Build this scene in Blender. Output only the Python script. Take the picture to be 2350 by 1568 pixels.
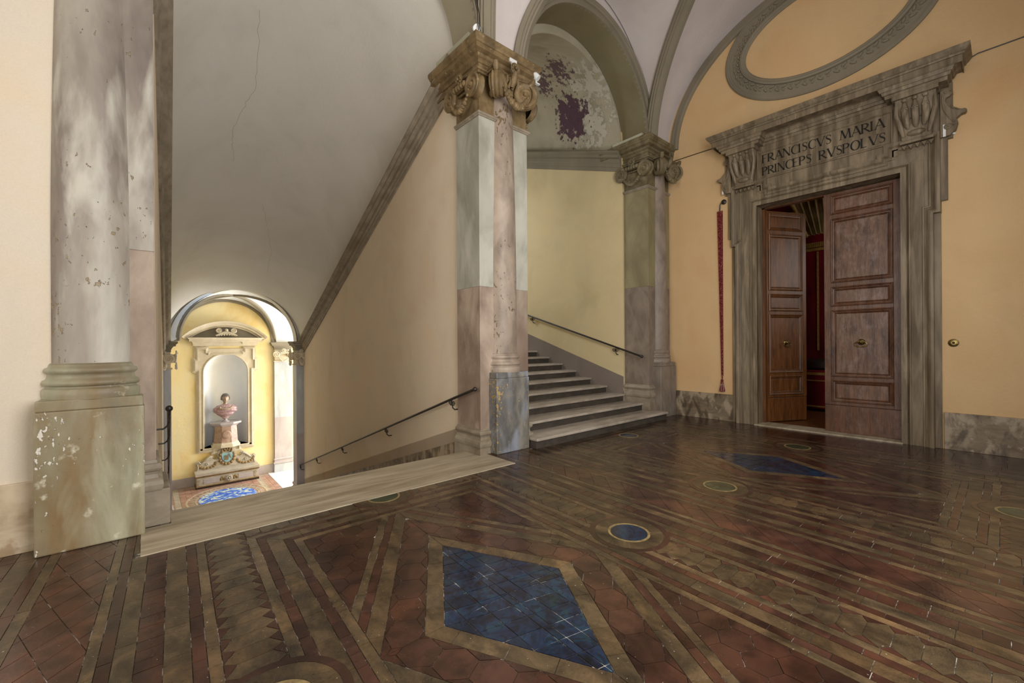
import bpy, bmesh, math, random
from mathutils import Vector, Matrix
random.seed(7)
PI = math.pi
SC = bpy.context.scene
COL = SC.collection
for o in list(bpy.data.objects): bpy.data.objects.remove(o)

# ---------------------------------------------------------------- camera
F_PX, CX, CY = 976.72, 1175.0, 790.4
YAW, ROLL, EYE = math.radians(40.778), math.radians(-0.3668), 1.6
cam = bpy.data.cameras.new('camera'); cam_ob = bpy.data.objects.new('camera', cam); COL.objects.link(cam_ob)
_F = Vector((math.sin(YAW), math.cos(YAW), 0)); _R = Vector((math.cos(YAW), -math.sin(YAW), 0)); _U = Vector((0, 0, 1))
_R3 = _R*math.cos(ROLL) + _U*math.sin(ROLL); _U3 = _U*math.cos(ROLL) - _R*math.sin(ROLL)
cam_ob.matrix_world = Matrix(((_R3.x, _U3.x, -_F.x, 0), (_R3.y, _U3.y, -_F.y, 0), (_R3.z, _U3.z, -_F.z, EYE), (0, 0, 0, 1)))
cam.sensor_width = 36; cam.sensor_fit = 'HORIZONTAL'; cam.lens = F_PX/2350*36
cam.shift_x = 0.0; cam.shift_y = (CY-784)/2350
cam.clip_start = 0.05; cam.clip_end = 200
SC.camera = cam_ob

# ---------------------------------------------------------------- world, lights, exposure
w = bpy.data.worlds.new('sky'); SC.world = w; w.use_nodes = True
w.node_tree.nodes['Background'].inputs[0].default_value = (0.80, 0.88, 1.0, 1); w.node_tree.nodes['Background'].inputs[1].default_value = 1.0
SC.view_settings.view_transform = 'Standard'; SC.view_settings.look = 'None'
SC.view_settings.gamma = 1.0; SC.view_settings.use_curve_mapping = False
SC.view_settings.exposure = 0.0

def area(name, loc, aim, sx, sy, power, color=(1, 1, 1)):
    l = bpy.data.lights.new(name, 'AREA'); l.shape = 'RECTANGLE'; l.size = sx; l.size_y = sy; l.energy = power; l.color = color
    o = bpy.data.objects.new(name, l); COL.objects.link(o); o.location = loc
    d = Vector(aim) - Vector(loc); o.rotation_euler = d.to_track_quat('-Z', 'Y').to_euler(); return o
area('window_daylight', (-6.6, 1.3, 3.2), (9, 2.6, 2.0), 3.6, 4.6, 310, (1.0, 0.97, 0.92))
area('window_daylight', (2.3, -0.95, 3.2), (2.1, 8, 2.9), 3.0, 4.4, 360, (1.0, 0.96, 0.91))
area('window_daylight', (6.0, -0.95, 3.2), (6.2, 5, 2.0), 3.0, 4.2, 30, (1.0, 0.95, 0.88))
area('landing_window_daylight', (8.85, 17.8, -0.5), (2.4, 18.2, -1.6), 3.0, 4.4, 780, (0.96, 0.98, 1.0))
area('upper_landing_daylight', (5.0, 11.2, 5.6), (7.2, 8.0, 1.5), 1.8, 1.8, 170, (0.85, 0.92, 1.0))

# ---------------------------------------------------------------- materials
def ramp(nt, fac, cols):
    r = nt.nodes.new('ShaderNodeValToRGB'); nt.links.new(fac, r.inputs[0]); e = r.color_ramp.elements
    while len(e) > 1: e.remove(e[-1])
    for i, (p, c) in enumerate(cols):
        if i == 0: e[0].position = p; k = e[0]
        else: k = e.new(p)
        k.color = (c[0], c[1], c[2], 1) if hasattr(c, '__len__') else (c, c, c, 1)
    return r.outputs[0]
def lin(h):
    h = h.lstrip('#'); v = [int(h[i:i+2], 16)/255 for i in (0, 2, 4)]
    return tuple(x/12.92 if x <= 0.04045 else ((x+0.055)/1.055)**2.4 for x in v)
class Mat:
    def __init__(s, name, rough=0.6, spec=0.5, metal=0.0):
        s.m = bpy.data.materials.new(name); s.m.use_nodes = True; s.nt = s.m.node_tree
        s.b = s.nt.nodes['Principled BSDF']; s.b.inputs['Roughness'].default_value = rough
        s.b.inputs['Specular IOR Level'].default_value = spec; s.b.inputs['Metallic'].default_value = metal
        tc = s.nt.nodes.new('ShaderNodeTexCoord'); s.co = tc.outputs['Object']; s.h = None; s.c = None
    def N(s, t, **k):
        n = s.nt.nodes.new(t)
        for a, b in k.items(): setattr(n, a, b)
        return n
    def map(s, sc=(1, 1, 1), rot=(0, 0, 0), loc=(0, 0, 0)):
        n = s.N('ShaderNodeMapping'); s.nt.links.new(s.co, n.inputs[0])
        n.inputs['Scale'].default_value = sc; n.inputs['Rotation'].default_value = rot; n.inputs['Location'].default_value = loc
        return n.outputs[0]
    def noise(s, scale, detail=5, dist=0.0, sc=(1, 1, 1), rot=(0, 0, 0), rough=0.55, loc=(0, 0, 0)):
        n = s.N('ShaderNodeTexNoise'); s.nt.links.new(s.map(sc, rot, loc), n.inputs['Vector'])
        n.inputs['Scale'].default_value = scale; n.inputs['Detail'].default_value = detail
        n.inputs['Distortion'].default_value = dist; n.inputs['Roughness'].default_value = rough
        return n.outputs['Fac']
    def mix(s, fac, a, b, mode='MIX'):
        n = s.N('ShaderNodeMix', data_type='RGBA', blend_type=mode)
        for sock, v in ((n.inputs[0], fac), (n.inputs[6], a), (n.inputs[7], b)):
            if isinstance(v, (int, float)): sock.default_value = v
            elif isinstance(v, (tuple, list)): sock.default_value = (*v[:3], 1)
            else: s.nt.links.new(v, sock)
        return n.outputs[2]
    def base(s, cols, scale=2.0, **k):
        s.c = ramp(s.nt, s.noise(scale, **k), cols); return s
    def over(s, color, lo, hi, scale, amount=1.0, mode='MIX', bump=0.0, **k):      # patches of colour where the noise passes lo..hi
        f = ramp(s.nt, s.noise(scale, **k), [(lo, 0.0), (hi, amount)])
        s.c = s.mix(f, s.c, color, mode)
        if bump: s.addh(f, bump)
        return s
    def veins(s, color, scale, width=0.03, amount=0.7, **k):
        n = s.noise(scale, **k)
        f = ramp(s.nt, n, [(0.5-width*2, 0.0), (0.5, amount), (0.5+width*2, 0.0)])
        s.c = s.mix(f, s.c, color); return s
    def addh(s, sock, amt):
        m = s.N('ShaderNodeMath', operation='MULTIPLY'); s.nt.links.new(sock, m.inputs[0]); m.inputs[1].default_value = amt
        if s.h is None: s.h = m.outputs[0]
        else:
            a = s.N('ShaderNodeMath', operation='ADD'); s.nt.links.new(s.h, a.inputs[0]); s.nt.links.new(m.outputs[0], a.inputs[1]); s.h = a.outputs[0]
        return s
    def bump(s, scale, amt, **k): return s.addh(s.noise(scale, **k), amt)
    def tint(s):                                                             # each piece its own shade
        a = s.N('ShaderNodeAttribute', attribute_name='tint'); s.c = s.mix(1.0, s.c, a.outputs['Color'], 'MULTIPLY'); return s
    def roughvar(s, lo, hi, scale, **k):
        s.nt.links.new(ramp(s.nt, s.noise(scale, **k), [(0.3, lo), (0.7, hi)]), s.b.inputs['Roughness']); return s
    def done(s, dist=0.01):
        if s.c is not None: s.nt.links.new(s.c, s.b.inputs['Base Color'])
        if s.h is not None:
            b = s.N('ShaderNodeBump'); b.inputs['Distance'].default_value = dist; s.nt.links.new(s.h, b.inputs['Height']); s.nt.links.new(b.outputs[0], s.b.inputs['Normal'])
        return s.m
H = lin
MT = {}
def plaster(name, a, b, c, d=None, bumpamt=0.5, rough=0.75):
    m = Mat(name, rough, 0.3).base([(0.3, H(a)), (0.5, H(b)), (0.72, H(c))], 0.7, detail=8, dist=0.6)
    if d: m.over(H(d), 0.58, 0.8, 1.6, 0.5, sc=(1, 1, 0.5), loc=(3, 1, 2))
    m.bump(18, bumpamt*0.5, detail=6).bump(160, 0.12, detail=3)
    m.c = m.mix(ramp(m.nt, m.noise(90, detail=3), [(0.35, 0.0), (0.7, 0.05)]), m.c, H('3a2f22'))
    MT[name] = m.done(0.012); return MT[name]
plaster('plaster_cream', 'cdc2ae', 'd2c8b7', 'd6c4ab', 'c2bcad')
plaster('plaster_ochre', 'd0ae7f', 'd6b587', 'd2aa79', 'c2aa82')
plaster('plaster_ochre_light', 'e0c27e', 'ecd9a4', 'e6dcb8', 'dcb76c')
plaster('plaster_straw', 'c6b387', 'd1bf94', 'd8c291', 'bcae86')
plaster('plaster_peach', 'dcc8ac', 'e0d1b9', 'e6d0b2', 'c9b89f')
plaster('plaster_grey', 'd0ccc3', 'd8d4cb', 'dcd8d0', 'c9c4ba')
plaster('plaster_vault', 'c2b8b2', 'cdc3bf', 'd3ccc8', 'b9aea6')
plaster('plaster_white', 'dfe2e4', 'e8eaec', 'f0f0ee', 'd8dadb')
plaster('plaster_olive', '6f6448', '7c7458', '85795a', '5d5439')
plaster('plaster_taupe', '968d78', 'a0967f', '9c927c', '8a806a')
plaster('skirting_grey', '75695f', '80746a', '897d72', '6a5f56')
plaster('stucco_grey', '77705f', '857c6a', '8e8573', '665f4f')
def stone(name, cols, streak, scale=1.5, sc=(1, 1, 1), rot=(0, 0, 0), rough=0.45, dark='3d3226', damt=0.5, bump=0.6, light=None, chips=None, tint=False, csc=24, cth=0.02, stains=()):
    m = Mat(name, rough, 0.45)
    m.base([(0.28, H(cols[0])), (0.5, H(cols[1])), (0.72, H(cols[2]))], scale, detail=8, dist=1.2, sc=sc, rot=rot)
    m.veins(H(streak), scale*0.8, 0.045, 0.30, detail=7, dist=1.2, sc=sc, rot=rot, loc=(5, 2, 7))
    m.over(H(dark), 0.55, 0.8, scale*2.2, damt, detail=7, sc=sc, rot=rot, loc=(1, 9, 4))
    for (cl, lo, hi, sc_, am, ssc, srot) in stains: m.over(H(cl), lo, hi, sc_, am, detail=5, dist=0.5, sc=ssc, rot=srot, loc=(sc_, am*9, lo*7))
    if light: m.over(H(light), 0.62, 0.7, scale*5, 0.8, detail=8, loc=(7, 7, 1))
    if chips:
        k = m.noise(0.9, detail=2, loc=(4, 4, 4)); q = m.noise(csc, detail=6, loc=(2, 4, 6), sc=(1, 1, 0.6)); a = m.N('ShaderNodeMath', operation='MULTIPLY_ADD'); m.nt.links.new(k, a.inputs[0]); a.inputs[1].default_value = 1.1; a0 = m.N('ShaderNodeMath', operation='SUBTRACT'); m.nt.links.new(q, a0.inputs[0]); a0.inputs[1].default_value = 0.35; m.nt.links.new(a0.outputs[0], a.inputs[2])
        f = ramp(m.nt, a.outputs[0], [(0.845+cth, 0.0), (0.855+cth, 0.9)]); m.c = m.mix(f, m.c, H(chips)); m.addh(f, -1.2)
        f2 = ramp(m.nt, a.outputs[0], [(0.835+cth, 0.0), (0.845+cth, 0.5), (0.856+cth, 0.0)]); m.c = m.mix(f2, m.c, H('2a2118'))
    m.bump(25, 0.25*bump, detail=8).bump(4, 0.3*bump, detail=4)
    if tint: m.tint()
    MT[name] = m.done(0.015); return MT[name]
stone('marble_shaft_pale', ('857b73', 'a29b8f', 'b0ab9d'), '7b7068', 1.1, (1.6, 1.6, 0.45), (0, 0.25, 0), 0.5, '7c6f66', 0.5, chips='8d7c5c', stains=(('5a4c46', 0.50, 0.68, 0.9, 0.8, (1.8, 1.8, 0.5), (0, 0.6, 0)), ('cbc8bb', 0.50, 0.64, 1.2, 0.7, (1.8, 1.8, 0.5), (0, -0.6, 0))))
stone('marble_shaft_dusky', ('7f6f61', '988878', 'a89885'), '6a5c52', 1.5, (1.5, 1.5, 0.6), (0, 0.3, 0), 0.5, '5d4f45', 0.55, chips='6a5434', stains=(('b9a998', 0.5, 0.66, 1.6, 0.6, (1.5, 1.5, 0.7), (0, 0.7, 0)), ('5c4d42', 0.52, 0.7, 1.3, 0.55, (1.5, 1.5, 0.7), (0, 0.3, 0))))
stone('marble_shaft_brown', ('77695a', '8c7e70', '9c8d7f'), '55483d', 1.6, (1.5, 1.5, 0.7), (0, 0.3, 0), 0.5, '4b3f34', 0.55)
stone('marble_pedestal_green', ('7a7058', '8f8c74', '9d9c88'), '7a6238', 1.5, (1.6, 1, 0.6), (0, 0.75, 0), 0.5, '77592f', 0.6, light='cfcab4', chips='d6d2c4', csc=34, cth=0.05, stains=(('7d6038', 0.48, 0.66, 0.9, 0.7, (2.4, 2.4, 0.55), (0, 0.9, 0)), ('b4b096', 0.50, 0.66, 1.4, 0.7, (2.4, 2.4, 0.55), (0, 0.9, 0)), ('6e6654', 0.56, 0.7, 1.1, 0.6, (2.4, 2.4, 0.55), (0, 0.9, 0))))
stone('marble_pedestal_blue', ('47443f', '64625f', '7f8083'), 'a49a80', 1.6, (1.6, 1.6, 0.7), (0, 0.6, 0), 0.5, '3a3634', 0.6, light='8e8878', chips='a98f5e', csc=30, cth=0.035, stains=(('8c919c', 0.5, 0.62, 1.7, 0.8, (1.6, 1.6, 0.7), (0, 0.7, 0)), ('2e2b28', 0.54, 0.7, 1.5, 0.6, (1.6, 1.6, 0.7), (0, 0.7, 0))))
stone('marble_pedestal_brown', ('6b5f50', '82766a', '8f8375'), '4b4036', 1.6, (1.6, 1.6, 0.7), (0, 0.5, 0), 0.5, '453a2f', 0.5)
stone('marble_pink', ('826f60', '978575', 'a89887'), '6b5547', 1.6, (1, 1, 0.6), (0.5, 0, 0), 0.5, '6e5647', 0.5, stains=(('bcaa98', 0.5, 0.66, 1.6, 0.7, (1, 1.5, 0.6), (0.7, 0, 0)), ('6d5648', 0.52, 0.7, 1.2, 0.6, (1, 1.5, 0.6), (0.7, 0, 0))))
stone('marble_white_green', ('98968a', 'aba99c', 'b7b4a8'), '7a7669', 1.4, (1, 1, 0.5), (0.6, 0, 0), 0.45, '86836f', 0.4, stains=(('c9c5b6', 0.5, 0.66, 1.4, 0.6, (1, 1.5, 0.5), (0.7, 0, 0)), ('807c6c', 0.54, 0.7, 1.6, 0.55, (1, 1.5, 0.5), (0.7, 0, 0))))
stone('marble_olive', ('7d7354', '8c8260', '978c6c'), '5e553a', 1.4, (1, 1, 0.6), (0.6, 0, 0), 0.5, '6b6144', 0.4)
stone('marble_taupe', ('675a4d', '7a6d60', '8d7e70'), 'a08f7e', 1.8, (1, 1, 0.7), (0.5, 0, 0), 0.5, '4d4238', 0.5)
stone('marble_white', ('a3a7ac', 'b9bdc1', 'c6c8ca'), '7f868e', 1.2, (1, 1, 0.5), (0, 0.7, 0), 0.4, 'aeb2b6', 0.35)
stone('marble_lilac', ('a0989a', 'afa7a8', 'bab1b0'), '948a8c', 1.2, (1, 1, 0.5), (0, 0.7, 0), 0.4, '9d9396', 0.35)
stone('stone_base_buff', ('7a6c58', '958a78', 'a59b88'), '5a4c3a', 2.0, (1, 1, 1), (0, 0, 0), 0.5, '574a39', 0.5)
stone('stone_capital', ('5e4c30', '7a6544', '927c58'), '3d2f1b', 3.0, (1, 1, 1), (0, 0, 0), 0.6, '382a18', 0.5, bump=1.2, light='a4906c')
stone('stone_capital_olive', ('5c5136', '72664a', '857a5c'), '3d3320', 3.0, (1, 1, 1), (0, 0, 0), 0.6, '372c1b', 0.5, bump=1.0, light='9a8d70')
stone('stone_cornice', ('7c6f5c', '918573', '9f9380'), '5a4f40', 2.5, (1, 0.6, 1), (0, 0, 0), 0.6, '40352a', 0.5)
stone('stone_door', ('60523c', '776852', '8d7d65'), '5a4b37', 1.6, (3.0, 3.0, 0.55), (0, 0, 0.2), 0.5, '463827', 0.6, stains=(('453724', 0.5, 0.68, 2.2, 0.6, (4, 4, 0.35), (0, 0, 0.2)), ('a5957a', 0.54, 0.7, 2.6, 0.5, (4, 4, 0.35), (0, 0, 0.2))))
stone('stone_threshold', ('8a7c65', 'a79a82', 'b8ac95'), '5d5139', 1.4, (0.5, 3.0, 1), (0, 0, 0.1), 0.38, '64553c', 0.6)
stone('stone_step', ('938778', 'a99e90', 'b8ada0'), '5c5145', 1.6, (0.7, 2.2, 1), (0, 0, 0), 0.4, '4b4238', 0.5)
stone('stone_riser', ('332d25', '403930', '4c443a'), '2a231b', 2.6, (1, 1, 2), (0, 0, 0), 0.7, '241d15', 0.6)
stone('stone_niche', ('bfb299', 'c8bca4', 'd0c6b1'), 'b3a48a', 2.0, (1, 1, 1), (0, 0, 0), 0.6, 'a99a80', 0.25)
stone('marble_red', ('937668', 'a68d7c', 'b5a08e'), '76503f', 4.0, (1, 1, 1), (0, 0, 0), 0.4, '80544a', 0.5)
stone('marble_drapery', ('86646a', 'a88a8a', 'bda8a4'), '5e4048', 9.0, (1, 1, 1), (0, 0, 0), 0.35, '574a56', 0.5)
stone('marble_flesh', ('8b7a68', 'a28e7a', 'b09c86'), '6a5a4c', 8.0, (1, 1, 1), (0, 0, 0), 0.4, '6a5c4e', 0.3)
stone('marble_hair', ('55504c', '6b6560', '7a746e'), '3c3835', 12.0, (1, 1, 1), (0, 0, 0), 0.5, '3c3835', 0.5)
stone('wood_painted_bench', ('a39a8a', 'b5ac9e', 'bfb8ab'), '7b6f5c', 4.0, (0.5, 1, 2), (0, 0, 0), 0.5, '84745a', 0.5)
stone('gilt_brown', ('6e5836', '8a7048', 'a08a5c'), '4a3a20', 9.0, (1, 1, 1), (0, 0, 0), 0.5, '4a3a22', 0.5)
stone('marble_skirting', ('6b5a45', '80705a', '8f7f69'), '4b3f32', 2.2, (1, 0.7, 2.0), (0, 0.4, 0.5), 0.45, '4a3e30', 0.6, light='a39781', stains=(('a6967e', 0.5, 0.58, 3.0, 0.8, (1.5, 1.5, 0.8), (0.6, 0.6, 0.8)), ('41352a', 0.52, 0.62, 3.6, 0.7, (1.5, 1.5, 0.8), (0.6, 0.6, 0.8))))
stone('marble_skirting_pale', ('a38f74', 'bfae94', 'cfc1aa'), '7f6648', 2.0, (0.8, 1, 1.6), (0, 0.5, 0), 0.45, '8f7350', 0.55, stains=(('cdbda4', 0.5, 0.6, 2.0, 0.7, (1, 1, 1), (0, .7, 0)), ('8a7052', 0.52, 0.6, 2.4, 0.7, (1, 1, 1), (0, .7, 0))))
# floor pieces
m = Mat('floor_terracotta', 0.2, 0.6).base([(0.3, H('291914')), (0.5, H('3f281f')), (0.75, H('543528'))], 3.0, detail=8, dist=0.8).over(H('1c120e'), 0.48, 0.70, 5.5, 0.75, detail=8).over(H('a39a90'), 0.735, 0.75, 60, 0.6, detail=2)
m.tint().bump(7, 0.5, detail=3).bump(60, 0.10, detail=5).roughvar(0.10, 0.24, 5, detail=6); MT['terracotta'] = m.done(0.006)
m = Mat('floor_brown_stone', 0.3, 0.6).base([(0.3, H('2c241a')), (0.5, H('4b3d2b')), (0.72, H('6b563d'))], 3.2, detail=10, dist=0.6, rough=0.7).over(H('1a140f'), 0.47, 0.70, 4.5, 0.8, detail=9, sc=(1.6, 0.6, 1), rot=(0, 0, 0.5)).over(H('1e1812'), 0.6, 0.72, 60, 0.5, detail=4)
m.over(H('b0a898'), 0.72, 0.74, 50, 0.6, detail=2).tint().bump(8, 0.5, detail=3).bump(80, 0.35, detail=6).roughvar(0.12, 0.30, 6, detail=6); MT['brownstone'] = m.done(0.006)
m = Mat('floor_blue_glaze', 0.16, 0.5).base([(0.3, H('101319')), (0.46, H('182238')), (0.6, H('192f43')), (0.76, H('1f3838'))], 2.6, detail=5, dist=3.5).over(H('10131c'), 0.5, 0.62, 9, 0.7, detail=4, dist=3)
m.tint().bump(6, 0.4, detail=3).roughvar(0.1, 0.25, 6); MT['blueglaze'] = m.done(0.006)
m = Mat('floor_green_glaze', 0.2, 0.5).base([(0.3, H('1a2018')), (0.55, H('2f3a2a')), (0.75, H('42503a'))], 5, detail=6, dist=2).tint().bump(6, 0.3); MT['greenglaze'] = m.done(0.006)
m = Mat('floor_gilt_ring', 0.4, 0.5).base([(0.3, H('5d4e34')), (0.7, H('9a865c'))], 20, detail=6).tint().bump(40, 0.6); MT['giltring'] = m.done(0.006)
m = Mat('floor_mortar', 0.8, 0.3).base([(0.40, H('2a231b')), (0.52, H('4a4237')), (0.60, H('c8c2b8'))], 4, detail=8, rough=0.75).bump(80, 0.5); MT['mortar'] = m.done(0.004)
m = Mat('floor_tile_worn', 0.35, 0.5).base([(0.3, H('8a6a5c')), (0.7, H('a98577'))], 6, detail=6).tint().bump(30, 0.2); MT['landing_red'] = m.done(0.004)
m = Mat('floor_stone_worn', 0.35, 0.5).base([(0.3, H('8f8578')), (0.7, H('b0a596'))], 6, detail=6).tint().bump(30, 0.2); MT['landing_stone'] = m.done(0.004)
m = Mat('floor_blue_painted', 0.25, 0.5).base([(0.40, H('2f62d0')), (0.50, H('4a80e0')), (0.56, H('b9cfc0')), (0.68, H('ece9c4'))], 2.6, detail=5, dist=2.5).tint(); MT['landing_blue'] = m.done(0.004)
m = Mat('floor_marble_bright', 0.35, 0.5).base([(0.3, H('dcdde0')), (0.7, H('ececea'))], 2); MT['landing_marble'] = m.done(0.004)
# wood, metal, cloth
def wood(name, a, b, c, rough=0.35, haze=0.0):
    m = Mat(name, rough, 0.5).base([(0.3, H(a)), (0.5, H(b)), (0.72, H(c))], 3.0, detail=10, dist=0.5, sc=(6, 6, 0.7), rough=0.65)
    m.over(H('20130b'), 0.52, 0.74, 3.2, 0.7, detail=9, sc=(2.5, 2.5, 0.9), loc=(3, 3, 3))
    if haze: m.over(H('a08a80'), 0.48, 0.75, 4.5, haze, detail=10, sc=(1.5, 1.5, 0.8), rough=0.75)
    m.bump(9, 0.3, detail=8, sc=(5, 5, 0.6)).bump(60, 0.15, detail=4); MT[name] = m.done(0.006)
wood('wood_door', '44291a', '5a3823', '6c452d', 0.36, 0.3)
wood('wood_panel', '4a3122', '644533', '785845', 0.36, 0.55)
wood('wood_leaf_ajar', '452812', '5e3819', '744a24', 0.38)
wood('wood_dark', '1e120a', '2a1a10', '332015', 0.5)
MT['iron'] = Mat('wrought_iron', 0.4, 0.5, 0.0).base([(0.3, H('17130f')), (0.7, H('2b2520'))], 30).bump(60, 0.3).done(0.003)
MT['brass'] = Mat('aged_brass', 0.35, 0.5, 1.0).base([(0.3, H('6b5a34')), (0.7, H('a08a58'))], 20).done()
MT['letters'] = Mat('incised_black', 0.6, 0.3).base([(0.3, H('15120e')), (0.7, H('241f19'))], 20).done()
MT['white_plastic'] = Mat('white_enamel', 0.4, 0.5).base([(0.3, H('d6d8d6')), (0.7, H('e2e3e0'))], 8).done()
MT['lens'] = Mat('lamp_glass', 0.15, 0.6).base([(0.3, H('5f8580')), (0.7, H('a9c6c0'))], 30).done()
MT['pale_strip'] = Mat('painted_strip', 0.6, 0.3).base([(0.3, H('a8a68f')), (0.7, H('b6b49e'))], 5).done()
MT['crimson'] = Mat('crimson_cloth', 0.8, 0.2).base([(0.3, H('4a0a10')), (0.5, H('6b1018')), (0.7, H('841722'))], 3, detail=6, sc=(1, 1, 0.3)).bump(120, 0.3).done(0.004)
MT['gold_band'] = Mat('gold_braid', 0.5, 0.4).base([(0.3, H('8a6a2c')), (0.7, H('b8934a'))], 20).bump(150, 0.4).done(0.004)
MT['rope'] = Mat('maroon_cord', 0.8, 0.2).base([(0.3, H('4a1418')), (0.5, H('6d2226')), (0.75, H('9a6a54'))], 40, detail=3).bump(200, 0.5).done(0.004)
MT['tassel_pale'] = Mat('pale_braid', 0.8, 0.2).base([(0.3, H('8d7a78')), (0.7, H('b3a09a'))], 40).done()
MT['blue_paint'] = Mat('blue_paint', 0.5, 0.4).base([(0.3, H('4f8298')), (0.5, H('7fb0bd')), (0.7, H('b0a27a'))], 9, detail=3, dist=2).done()
MT['redroom_ceiling'] = Mat('gilded_ceiling', 0.6, 0.3).base([(0.4, H('8f7c50')), (0.6, H('b8a57a'))], 3).done()
# upper stair vault: grey paint flaking off dull purple, worst round one spot
m = Mat('plaster_peeling', 0.8, 0.25).base([(0.3, H('989078')), (0.5, H('aaa28c')), (0.72, H('b8b09b'))], 0.9, detail=8, dist=1.0, loc=(2, 0, 0)).over(H('6b6450'), 0.55, 0.75, 1.6, 0.5, detail=8)
def spot(m, c, rad, sc, thr, color, seed, str_=1.0):
    g = m.N('ShaderNodeVectorMath', operation='DISTANCE'); m.nt.links.new(m.co, g.inputs[0]); g.inputs[1].default_value = c
    d = m.N('ShaderNodeMath', operation='DIVIDE'); m.nt.links.new(g.outputs['Value'], d.inputs[0]); d.inputs[1].default_value = rad
    n = m.noise(sc, detail=10, loc=(seed, seed, seed), rough=0.7)
    s_ = m.N('ShaderNodeMath', operation='SUBTRACT'); m.nt.links.new(n, s_.inputs[0])
    k = m.N('ShaderNodeMath', operation='MULTIPLY'); m.nt.links.new(d.outputs[0], k.inputs[0]); k.inputs[1].default_value = 0.22
    m.nt.links.new(k.outputs[0], s_.inputs[1])
    f = ramp(m.nt, s_.outputs[0], [(thr, 0.0), (thr+0.015, str_)])
    m.c = m.mix(f, m.c, color); m.addh(f, -0.3)
PEEL = m

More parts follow.
